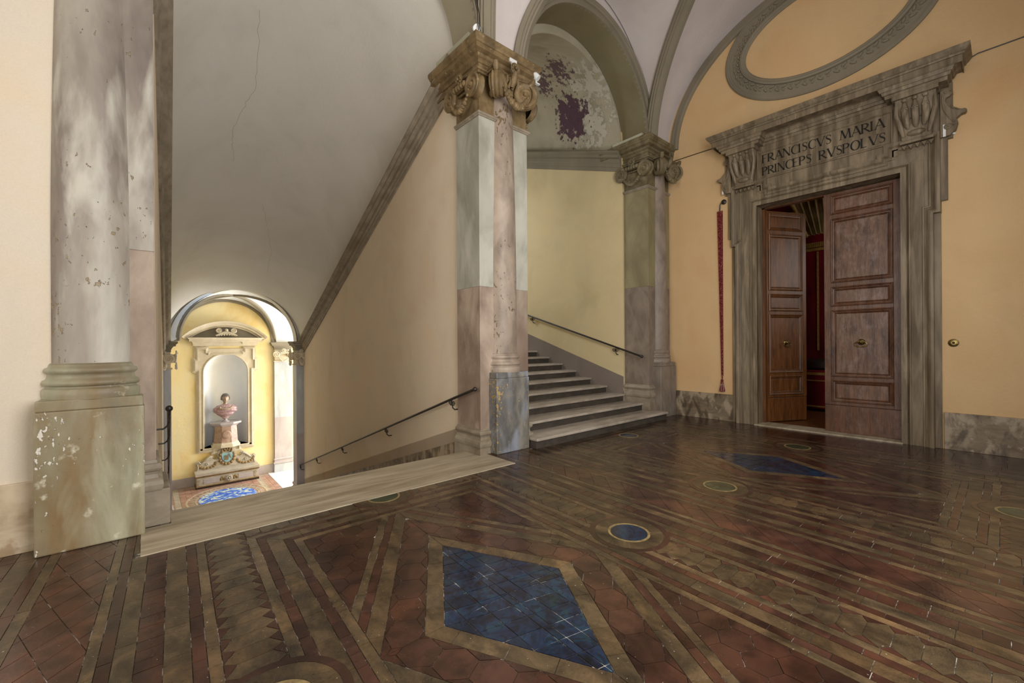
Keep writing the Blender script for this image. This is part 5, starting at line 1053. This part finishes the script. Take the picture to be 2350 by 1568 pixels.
mb = MB(); mb.tube([(XB-.01, .32, 5.69), (XB-.01, .24, 5.72), (XB-.01, -.2, 5.725), (XB-.01, -1.1, 5.72)], .008, 6); mb.tube([(XB-.01, 4.9, 5.70), (XB-.01, 4.3, 5.69), (XB-.01, 3.95, 5.68)], .008, 6)
tag(obj('wall_cable', mb, 'iron', recalc=False), 'thin dark cable running along the ochre wall on both sides of the stone cornice', 'cable')
def spotlight(c, aim, label):
    t = thing('spotlight', label, 'spotlight', c, 'small spotlights clipped to the capitals'); c = Vector(c); d = (Vector(aim)-c).normalized(); z = d; x = z.orthogonal().normalized(); y = z.cross(x)
    M = Matrix((x, y, z)).transposed(); mb = MB(); mb.lathe(c, [(.03, -.08), (.05, -.07), (.055, -.02), (.055, .03), (.045, .03)], 20, M=M); obj('housing', mb, 'white_plastic', t, recalc=False)
    mb = MB(); mb.lathe(c, [(.002, .025), (.03, .028), (.044, .022), (.002, .01)], 20, M=M); obj('lens', mb, 'lens', t, recalc=False)
    mb = MB(); mb.tube([c-z*.05, c-z*.03+V(0, 0, -.07), c+V(0, 0, -.10)], .012, 6); mb.box(c.x-.05, c.x+.05, c.y-.02, c.y+.02, c.z-.11, c.z-.09); obj('clamp', mb, 'white_plastic', t, recalc=False)
spotlight((3.62, 4.93, 6.13), (1.5, 0, 2.5), 'white spotlight on the cornice corner above the middle column')
spotlight((4.75, 4.86, 5.85), (6.5, 3.0, 3.0), 'white spotlight on the right end of the cornice by the ascending stair arch')
jb = tag(obj('junction_box', MB().box(4.17, 4.31, 4.84, 4.88, 5.86, 5.98).box(4.21, 4.235, 4.83, 4.86, 5.74, 5.88), 'white_plastic'), 'small white box standing over the rosette of the middle capital', 'box')
mb = MB()
for dx in (0, .03): mb.tube([(3.60+dx, 4.86, 6.06), (3.585+dx, 4.86, 6.3), (3.52+dx, 4.87, 6.6), (3.42+dx, 4.88, 6.85), (3.2+dx, 4.88, 7.15)], .007, 6)
tag(obj('lamp_cable', mb, 'iron', recalc=False), 'pair of thin cables following the arch moulding above the middle column', 'cable')
tag(obj('cornice_fillet', MB().box(3.58, 3.66, 5.08, 5.98, 6.02, 6.15), 'pale_strip'), 'pale strip light box lying on the cornice beside the descending stair arch', 'light box')
tag(obj('cornice_fillet', MB().box(8.05, 8.12, 5.05, 5.80, 6.02, 6.10), 'pale_strip'), 'pale strip light box lying on the cornice of the corner pier', 'light box')
tag(obj('small_floodlight', MB().box(4.72, 4.84, 9.1, 9.3, 7.28, 7.40), 'iron'), 'small dark lamp on the cornice inside the ascending stair', 'lamp')

def crack(pts, n=26, amp=.05):
    rr = random.Random(len(pts)*7+n); P = []
    for (a, b) in zip(pts[:-1], pts[1:]):
        a, b = Vector(a), Vector(b)
        for i in range(n): P.append(a.lerp(b, i/n)+Vector((rr.uniform(-amp, amp), rr.uniform(-amp, amp), rr.uniform(-amp, amp))*1)*.5)
    return P
def vcrack(uv):
    P = []; rr = random.Random(3)
    for (u0, v0), (u1, v1) in zip(uv[:-1], uv[1:]):
        for i in range(14):
            t = i/14; P.append(Vector(vault1(u0+(u1-u0)*t+rr.uniform(-.004, .004), v0+(v1-v0)*t+rr.uniform(-.003, .003)))-V(0, 0, .002))
    mb = MB(); mb.tube(P, .0018, 4); return mb
tag(obj('plaster_crack', vcrack([(.40, .20), (.42, .33), (.37, .42), (.39, .5)]), 'stucco_grey', recalc=False), 'hairline crack high on the grey stair vault', 'crack')
tag(obj('plaster_crack', vcrack([(.52, .62), (.56, .70), (.60, .78), (.61, .88)]), 'stucco_grey', recalc=False), 'hairline crack in the stair vault just above the foot arch', 'crack')

# ---------------------------------------------------------------- the paving
Z0, TH = 0.0, 0.014
pieces = []                                      # (kind, polygon in the world, z of its top, tint)
rnd = random.Random(11)
def clip(poly, a, b, c):
    out = []; n = len(poly)
    for i in range(n):
        p, q = poly[i], poly[(i+1) % n]; dp = a*p[0]+b*p[1]-c; dq = a*q[0]+b*q[1]-c
        if dp <= 0: out.append(p)
        if (dp < 0 < dq) or (dq < 0 < dp):
            t = dp/(dp-dq); out.append((p[0]+(q[0]-p[0])*t, p[1]+(q[1]-p[1])*t))
    return out
def clipto(poly, reg):
    n = len(reg); A = sum(reg[i][0]*reg[(i+1) % n][1]-reg[(i+1) % n][0]*reg[i][1] for i in range(n))
    if A < 0: reg = reg[::-1]
    for i in range(n):
        (x0, y0), (x1, y1) = reg[i], reg[(i+1) % n]; a, b = (y1-y0), -(x1-x0)
        poly = clip(poly, a, b, a*x0+b*y0)
        if len(poly) < 3: return []
    return poly
def parea(p): return abs(sum(p[i][0]*p[(i+1) % len(p)][1]-p[(i+1) % len(p)][0]*p[i][1] for i in range(len(p))))/2
def inset(poly, g):
    n = len(poly); A = sum(poly[i][0]*poly[(i+1) % n][1]-poly[(i+1) % n][0]*poly[i][1] for i in range(n))
    if A < 0: poly = poly[::-1]
    out = list(poly)
    for i in range(n):
        (x0, y0), (x1, y1) = poly[i], poly[(i+1) % n]; a, b = (y1-y0), -(x1-x0); L = math.hypot(a, b)
        if L < 1e-6: continue
        out = clip(out, a/L, b/L, (a*x0+b*y0)/L-g)
        if len(out) < 3: return []
    return out
def world_uv(p): return (1.755+p[0]+0.042*p[1], 2.09+p[1])
GAP = 0.0020
def piece(kind, poly, z=0.0, ts=None):
    if len(poly) < 3 or parea(poly) < 0.00015: return
    q = [world_uv(p) for p in poly]; cx = sum(p[0] for p in q)/len(q); cyy = sum(p[1] for p in q)/len(q)
    if cyy > 5.0 or cx > 9.03 or cx < -2.5 or cyy < -1.0: return
    if cx > 4.5 and cyy > 4.75: return
    if max(p[1] for p in q) > 4.3 and max(p[0] for p in q) > -.035 and min(p[0] for p in q) < 3.76:
        q2 = clip(q, 0, 1, 4.3)
        if len(q2) < 3 or parea(q2) < .0004: q2 = clip(q, 1, 0, -.036) if cx < 1 else clip(q, -1, 0, -3.762)
        q = q2
        if len(q) < 3: return
    q = inset(q, GAP*(1.6 if kind == 'blueglaze' else 1))
    if len(q) < 3 or parea(q) < 0.0001: return
    b = 0.72+0.5*rnd.random() if ts is None else ts*(0.85+0.3*rnd.random()); w_ = 0.94+0.12*rnd.random()
    pieces.append((kind, q, z+rnd.uniform(-0.0007, 0.0007), (b*w_, b, b*(2-w_)*.99)))
def strip(kind, reg, ax, pitch, jit=.25, ts=None, off=0.0):          # cut a convex region across the axis ax into pieces
    us = [p[0]*ax[0]+p[1]*ax[1] for p in reg]; a = min(us)-off*pitch; end = max(us)
    while a < end:
        b = a+pitch*(1+rnd.uniform(-jit, jit)); q = clip(clip(list(reg), ax[0], ax[1], b), -ax[0], -ax[1], -a); piece(kind, q, ts=ts); a = b
def rect(u0, u1, v0, v1): return [(u0, v0), (u1, v0), (u1, v1), (u0, v1)]
def saw(reg, ax, c, hw, p, lim):                 # notched band: ax 'v' runs along v
    n0, n1 = int(lim[0]/p)-1, int(lim[1]/p)+1
    for i in range(n0, n1):
        a0, a1, am = i*p, (i+1)*p, (i+.5)*p; hgt = hw*.42
        shp = [('terracotta', [(-hw, a0), (-hw, a1), (-hw+hgt, am+.2*p)]), ('terracotta', [(hw, a0), (hw, a1), (hw-hgt, am+.2*p)]),
               ('brownstone', [(-hw, a1), (-hw+hgt, am+.2*p), (hw-hgt, am+.2*p), (hw, a1), (hw-hgt, am+1.2*p), (-hw+hgt, am+1.2*p)])]
        for k, q in shp:
            q = [(c+x, y) if ax == 'v' else (y, c+x) for x, y in q]; piece(k, clipto(q, reg))
def hexes(reg, r, rot=0.0, kind='terracotta', off=(0, 0), ts=None):
    us = [p[0] for p in reg]; vs = [p[1] for p in reg]; R = max(max(us)-min(us), max(vs)-min(vs))+1; c0 = (sum(us)/len(us), sum(vs)/len(vs)); n = int(R/r)+2
    for i in range(-n, n):
        for j in range(-n, n):
            x = i*r*math.sqrt(3)+(j % 2)*r*math.sqrt(3)/2+off[0]; y = j*1.5*r+off[1]
            if abs(x) > R or abs(y) > R: continue
            X = c0[0]+x*math.cos(rot)-y*math.sin(rot); Y = c0[1]+x*math.sin(rot)+y*math.cos(rot)
            piece(kind, clipto([(X+r*math.cos(rot+PI/6+PI/3*k), Y+r*math.sin(rot+PI/6+PI/3*k)) for k in range(6)], reg), ts=ts)
def lattice(kind, reg, e1, e2, org, ts=None):
    us = [p[0] for p in reg]; vs = [p[1] for p in reg]; n = 40
    for i in range(-n, n):
        for j in range(-n, n):
            x = org[0]+i*e1[0]+j*e2[0]; y = org[1]+i*e1[1]+j*e2[1]
            if x < min(us)-.4 or x > max(us)+.4 or y < min(vs)-.4 or y > max(vs)+.4: continue
            piece(kind, clipto([(x, y), (x+e1[0], y+e1[1]), (x+e1[0]+e2[0], y+e1[1]+e2[1]), (x+e2[0], y+e2[1])], reg), ts=ts)
def medallion(u, v, r, center, rings=True):
    n = 28; ring = lambda q: [(u+q*math.cos(2*PI*i/n), v+q*math.sin(2*PI*i/n)) for i in range(n)]
    piece(center, ring(r), z=.0032, ts=1.0)
    def wedge(kind, r0, r1, k, z, ts=None):
        for j in range(k):
            a0, a1 = 2*PI*j/k+.2, 2*PI*(j+1)/k+.2; m = 5
            for t in range(m):
                pass
            A = [(u+r1*math.cos(a0+(a1-a0)*t/m), v+r1*math.sin(a0+(a1-a0)*t/m)) for t in range(m+1)]; B = [(u+r0*math.cos(a1+(a0-a1)*t/m), v+r0*math.sin(a1+(a0-a1)*t/m)) for t in range(m+1)]
            q = [world_uv(p) for p in A+B]; b = (ts or (0.75+.4*rnd.random())); pieces.append((kind, q, z, (b, b, b*.98)))
    wedge('giltring', r+.001, r+.022, 12, .003, 1.0)
    if rings: wedge('brownstone', r+.025, r*1.85, 7, .0022); wedge('terracotta', r*1.85+.003, r*2.15, 9, .0018)
RT = 1.80
QX = ((1, 1), (-1, 1), (-1, -1), (1, -1))
def quadband(k0, k1, sx, sy):
    g = RT; return clipto([(0, k0*g), (0, k1*g), (k1, 0), (k0, 0)], rect(0, .85, 0, 1.69))
def flipq(q, c, sx, sy): return [(c+p[0]*sx, p[1]*sy) for p in q]
def bay(c, blue=(-.05, .02)):
    rings = ((1.212, 2.053), (1.148, 1.989), (1.086, 1.927), (.974, 1.815), (.912, 1.753), (.85, 1.69)); kinds = (('brownstone', .40, 1.2), ('terracotta', .17, None), ('brownstone', .32, .9), ('terracotta', .14, None), ('brownstone', .36, 1.15))
    for (o_, i_), (kd, pit, ts) in zip(zip(rings[:-1], rings[1:]), kinds):
        (ou, ov_), (iu, iv) = o_, i_
        for s_ in (1, -1):
            strip(kd, [(c+s_*iu, -iv), (c+s_*ou, -ov_), (c+s_*ou, ov_), (c+s_*iu, iv)], (0, 1), pit, ts=ts)
            strip(kd, [(c-iu, s_*iv), (c+iu, s_*iv), (c+ou, s_*ov_), (c-ou, s_*ov_)], (1, 0), pit, ts=ts)
    for s_ in (1, -1):
        saw(rect(c+s_*1.349-.137, c+s_*1.349+.137, -2.33, 2.8), 'v', c+s_*1.349, .137, .118, (-2.4, 2.9))
        saw(rect(c-1.212, c+1.212, s_*2.19-.137, s_*2.19+.137), 'u', s_*2.19, .137, .118, (c-1.3, c+1.3))
    L = math.hypot(1, RT)
    for sx, sy in QX:
        F = lambda q: flipq(q, c, sx, sy); ax = (sx/L, -sy*RT/L)
        lattice('blueglaze', F([(0, 0), (0, .472*RT), (.472, 0)]), (.150, -.034), (0, .132), (c+blue[0], blue[1]))
        strip('brownstone', F(quadband(.472, .60, sx, sy)), ax, .26, ts=1.25)
        # row of hexagons in the red ring
        k0, k1 = .60, .855; w_ = (k1-k0)*RT/L; km = (k0+k1)/2; d = Vector((1, -RT))/L; nrm = Vector((RT, 1))/L; reg = clipto([(0, k0*RT), (0, k1*RT), (k1, 0), (k0, 0)], rect(0, .86, 0, 1.7)); r = w_/2*1.0; stp = w_*.93; a = -1
        o_ = Vector((0, km*RT)); ln = km*L; nh = int(round(ln/stp)); stp = ln/nh
        for i in range(-1, nh+1):
            m_ = o_+d*(stp*(i+.5)); h_ = stp/2; q = [m_+nrm*r, m_+nrm*r*.55+d*h_, m_-nrm*r*.55+d*h_, m_-nrm*r, m_-nrm*r*.55-d*h_, m_+nrm*r*.55-d*h_]
            piece('terracotta', F(clipto([(p.x, p.y) for p in q], reg)), ts=1.1)
            e = m_+d*h_
            for s_ in (1, -1):
                q = [e+nrm*(s_*r*.55), m_+nrm*(s_*r), m_+d*stp+nrm*(s_*r)]; piece('terracotta', F(clipto([(p.x, p.y) for p in q], reg)), ts=.85)
        strip('brownstone', F(quadband(.855, .975, sx, sy)), ax, .33, ts=1.0)
        strip('terracotta', F(quadband(.975, 1.045, sx, sy)), ax, .2)
        strip('brownstone', F(quadband(1.045, 1.115, sx, sy)), ax, .30, ts=1.1)
        hexes(F(clipto([(0, 1.115*RT), (0, 3), (3, 3), (3, 0), (1.115, 0)], rect(0, .85, 0, 1.69))), .098, rot=.08, ts=.8)
    medallion(c+1.34, 0, .155, 'blueglaze' if c < 1 else 'greenglaze'); medallion(c+.05, 2.20, .15, 'greenglaze' if c < 1 else 'blueglaze', rings=c < 1)
    medallion(c, -2.19, .155, 'greenglaze')
    medallion(c-1.335 if c < 1 else c-1.37, 0, .155, 'blueglaze' if c < 1 else 'greenglaze')
bay(0.0); bay(4.47, (.03, .01))
def flank(seq, v0=-2.9, v1=2.95):
    for (a, b, kd, pit, ts) in seq: strip(kd, rect(a, b, v0, v1), (0, 1), pit, ts=ts)
lf = ((-1.545, -1.486, 'brownstone', .38, 1.3), (-1.607, -1.545, 'terracotta', .2, None), (-1.723, -1.607, 'brownstone', .34, 1.0), (-1.837, -1.723, 'terracotta', .115, .9), (-1.926, -1.837, 'brownstone', .42, 1.05), (-1.986, -1.926, 'terracotta', .5, 1.0), (-2.041, -1.986, 'brownstone', .5, 1.3))
flank(lf)
flank([(-b, -a, k, p, t) for a, b, k, p, t in lf])
lattice('terracotta', rect(-2.362, -2.041, -2.9, 2.95), (.058, -.168), (.125, .135), (-2.36, .01), ts=1.35)
flank(((-2.425, -2.362, 'brownstone', .5, 1.3), (-2.49, -2.425, 'terracotta', .5, 1.0), (-2.61, -2.49, 'brownstone', .4, 1.0), (-2.70, -2.61, 'terracotta', .12, .9), (-2.8, -2.70, 'brownstone', .4, 1.1), (-2.95, -2.8, 'terracotta', .2, 1.0), (-3.3, -2.95, 'brownstone', .4, 1.0), (-3.6, -3.3, 'terracotta', .25, 1.0), (-3.9, -3.6, 'brownstone', .4, 1.0), (-4.2, -3.9, 'terracotta', .25, 1.0)), 0.2)
lattice('terracotta', rect(2.041, 2.362, -2.9, 2.95), (.058, -.168), (.125, .135), (2.04, .01), ts=1.1)
flank(((2.362, 2.42, 'brownstone', .5, 1.2), (2.42, 2.48, 'terracotta', .3, 1.0), (2.48, 2.58, 'brownstone', .4, 1.0), (2.58, 2.69, 'terracotta', .12, .9), (2.69, 2.80, 'brownstone', .4, 1.0), (2.80, 2.90, 'terracotta', .2, None), (2.90, 2.984, 'brownstone', .4, 1.2)))
e_ = 4.47+1.486
flank(((e_, e_+.06, 'brownstone', .4, 1.2), (e_+.06, e_+.12, 'terracotta', .3, None), (e_+.12, e_+.24, 'brownstone', .4, 1.0), (e_+.24, e_+.35, 'terracotta', .12, .9), (e_+.35, e_+.44, 'brownstone', .4, 1.0), (e_+.44, e_+.55, 'terracotta', .3, 1.0), (e_+.55, 7.35, 'terracotta', .22, .8)))
# strips between the frames and the walls
for c in (0.0, 4.47):
    for a, b, kd, pit, ts in ((2.327, 2.39, 'brownstone', .38, 1.2), (2.39, 2.46, 'terracotta', .25, None), (2.46, 2.60, 'brownstone', .3, .9), (2.60, 2.95, 'terracotta', .22, .7)):
        strip(kd, rect(c-1.212, c+1.212, a, b), (1, 0), pit, ts=ts); strip(kd, rect(c-1.212, c+1.212, -b, -a), (1, 0), pit, ts=ts)
# the pieces that show largest become parts, the rest one paving mesh per kind
VM = cam_ob.matrix_world.inverted()
def scr(q):
    P = []
    for x, y in q:
        c = VM @ Vector((x, y, 0))
        if c.z > -0.15: return 0, False
        P.append((F_PX*c.x/-c.z, F_PX*c.y/-c.z))
    cxp = sum(p[0] for p in P)/len(P); cyp = sum(p[1] for p in P)/len(P)
    return parea(P), (-1230 < cxp < 1230 and -820 < cyp < 820)
KN = {'terracotta': ('terracotta_tile', 285), 'brownstone': ('stone_slab', 285), 'blueglaze': ('glazed_tile', 200), 'greenglaze': ('green_glazed_disc', 10), 'giltring': ('gilt_ring_piece', 0)}
def slab(mb, q, z, th): mb.prism([(x, y, z-th) for x, y in q], (0, 0, th))
for kd, (nm, lim) in KN.items():
    L_ = [(scr(p[1]), p) for p in pieces if p[0] == kd]; L_.sort(key=lambda e: -(e[0][0] if e[0][1] else 0)); rest = MB(); tn = []
    for i, ((ar, vis), (_, q, z, ti)) in enumerate(L_):
        mb = MB(); slab(mb, q, z, TH)
        if i < lim and vis and ar > 60: obj(nm, mb, kd, FLOOR, recalc=False, tint=ti)
        else:
            rest.add(mb.v, mb.f); tn += [*ti, 1.0]*len(mb.v)
    if rest.v: obj(nm.replace('tile', 'tiling').replace('piece', 'edging').replace('slab', 'paving'), rest, kd, FLOOR, recalc=False, tint=tn, kind='stuff')

# lower landing paving: red field, oval of painted blue tiles, toothed ring
FL2 = bpy.data.objects['floor_landing']
def lp(kind, q, z, ti, acc):
    q = inset(q, .003)
    if len(q) > 2 and parea(q) > .0004: mb = MB(); slab(mb, [(x, y) for x, y in q], ZF+z, .012); acc.append((kind, mb, ti))
acc = []; cx0, cy0 = 2.16, 17.55; A_, B_ = .84, 1.0
def oin(x, y, k): return ((x-cx0)/(A_*k))**2+((y-cy0)/(B_*k))**2 < 1
x = -.2
for i in range(22):
    for j in range(22):
        a, b = .2+i*.17, 16.05+j*.17; q = [(a, b), (a+.17, b), (a+.17, b+.17), (a, b+.17)]
        if a > 3.65: continue
        g = i in (3, 18) or j in (2, 20); t_ = .85+.3*rnd.random(); lp('landing_stone' if g else 'landing_red', q, 0, (t_, t_, t_), acc)
for i in range(10):
    for j in range(12):
        a, b = cx0-A_+i*.168, cy0-B_+j*.168; q = clipto([(a, b), (a+.168, b), (a+.168, b+.168), (a, b+.168)], [(cx0+A_*math.cos(2*PI*k/36), cy0+B_*math.sin(2*PI*k/36)) for k in range(36)])
        if q: t_ = .92+.12*rnd.random(); lp('landing_blue', q, .008, (t_, t_, t_), acc)
for (k0, k1, n, kd) in ((1.06, 1.12, 24, 'landing_stone'), (1.34, 1.42, 24, 'landing_stone')):
    for j in range(n):
        a0, a1 = 2*PI*j/n, 2*PI*(j+1)/n; q = [(cx0+A_*k*math.cos(a), cy0+B_*k*math.sin(a)) for k, a in ((k0, a0), (k1, a0), (k1, a1), (k0, a1))]; lp(kd, q, .006, (1.1, 1.08, 1.0), acc)
for j in range(40):
    a0, a1, am = 2*PI*j/40, 2*PI*(j+1)/40, 2*PI*(j+.5)/40; q = [(cx0+A_*k*math.cos(a), cy0+B_*k*math.sin(a)) for k, a in ((1.13, a0), (1.33, am), (1.13, a1))]; lp('landing_stone', q, .006, (.95, .93, .9), acc)
for j in range(30):
    for xx in (.55, 3.35):
        y0 = 16.1+j*.12; lp('landing_stone', [(xx, y0), (xx+.2, y0+.03), (xx+.02, y0+.08)], .006, (1.05, 1.0, .95), acc)
cnt = {}; rest = {}
for kd, mb, ti in acc:
    if kd == 'landing_blue': obj('painted_tile', mb, kd, FL2, recalc=False, tint=ti)
    elif kd == 'landing_red' and cnt.get(kd, 0) < 200 : cnt[kd] = cnt.get(kd, 0)+1; obj('terracotta_tile', mb, kd, FL2, recalc=False, tint=ti)
    else:
        r_ = rest.setdefault(kd, (MB(), [])); r_[1].extend([*ti, 1.0]*len(mb.v)); r_[0].add(mb.v, mb.f)
for kd, (mb, tn) in rest.items(): obj('inlay_stone' if kd == 'landing_stone' else 'terracotta_tiling', mb, kd, FL2, recalc=False, tint=tn, kind='stuff')
mb = MB(); mb.box(3.78, 8.9, 16.0, 19.74, ZF-.012, ZF+.002); obj('marble_flooring', mb, 'landing_marble', FL2)
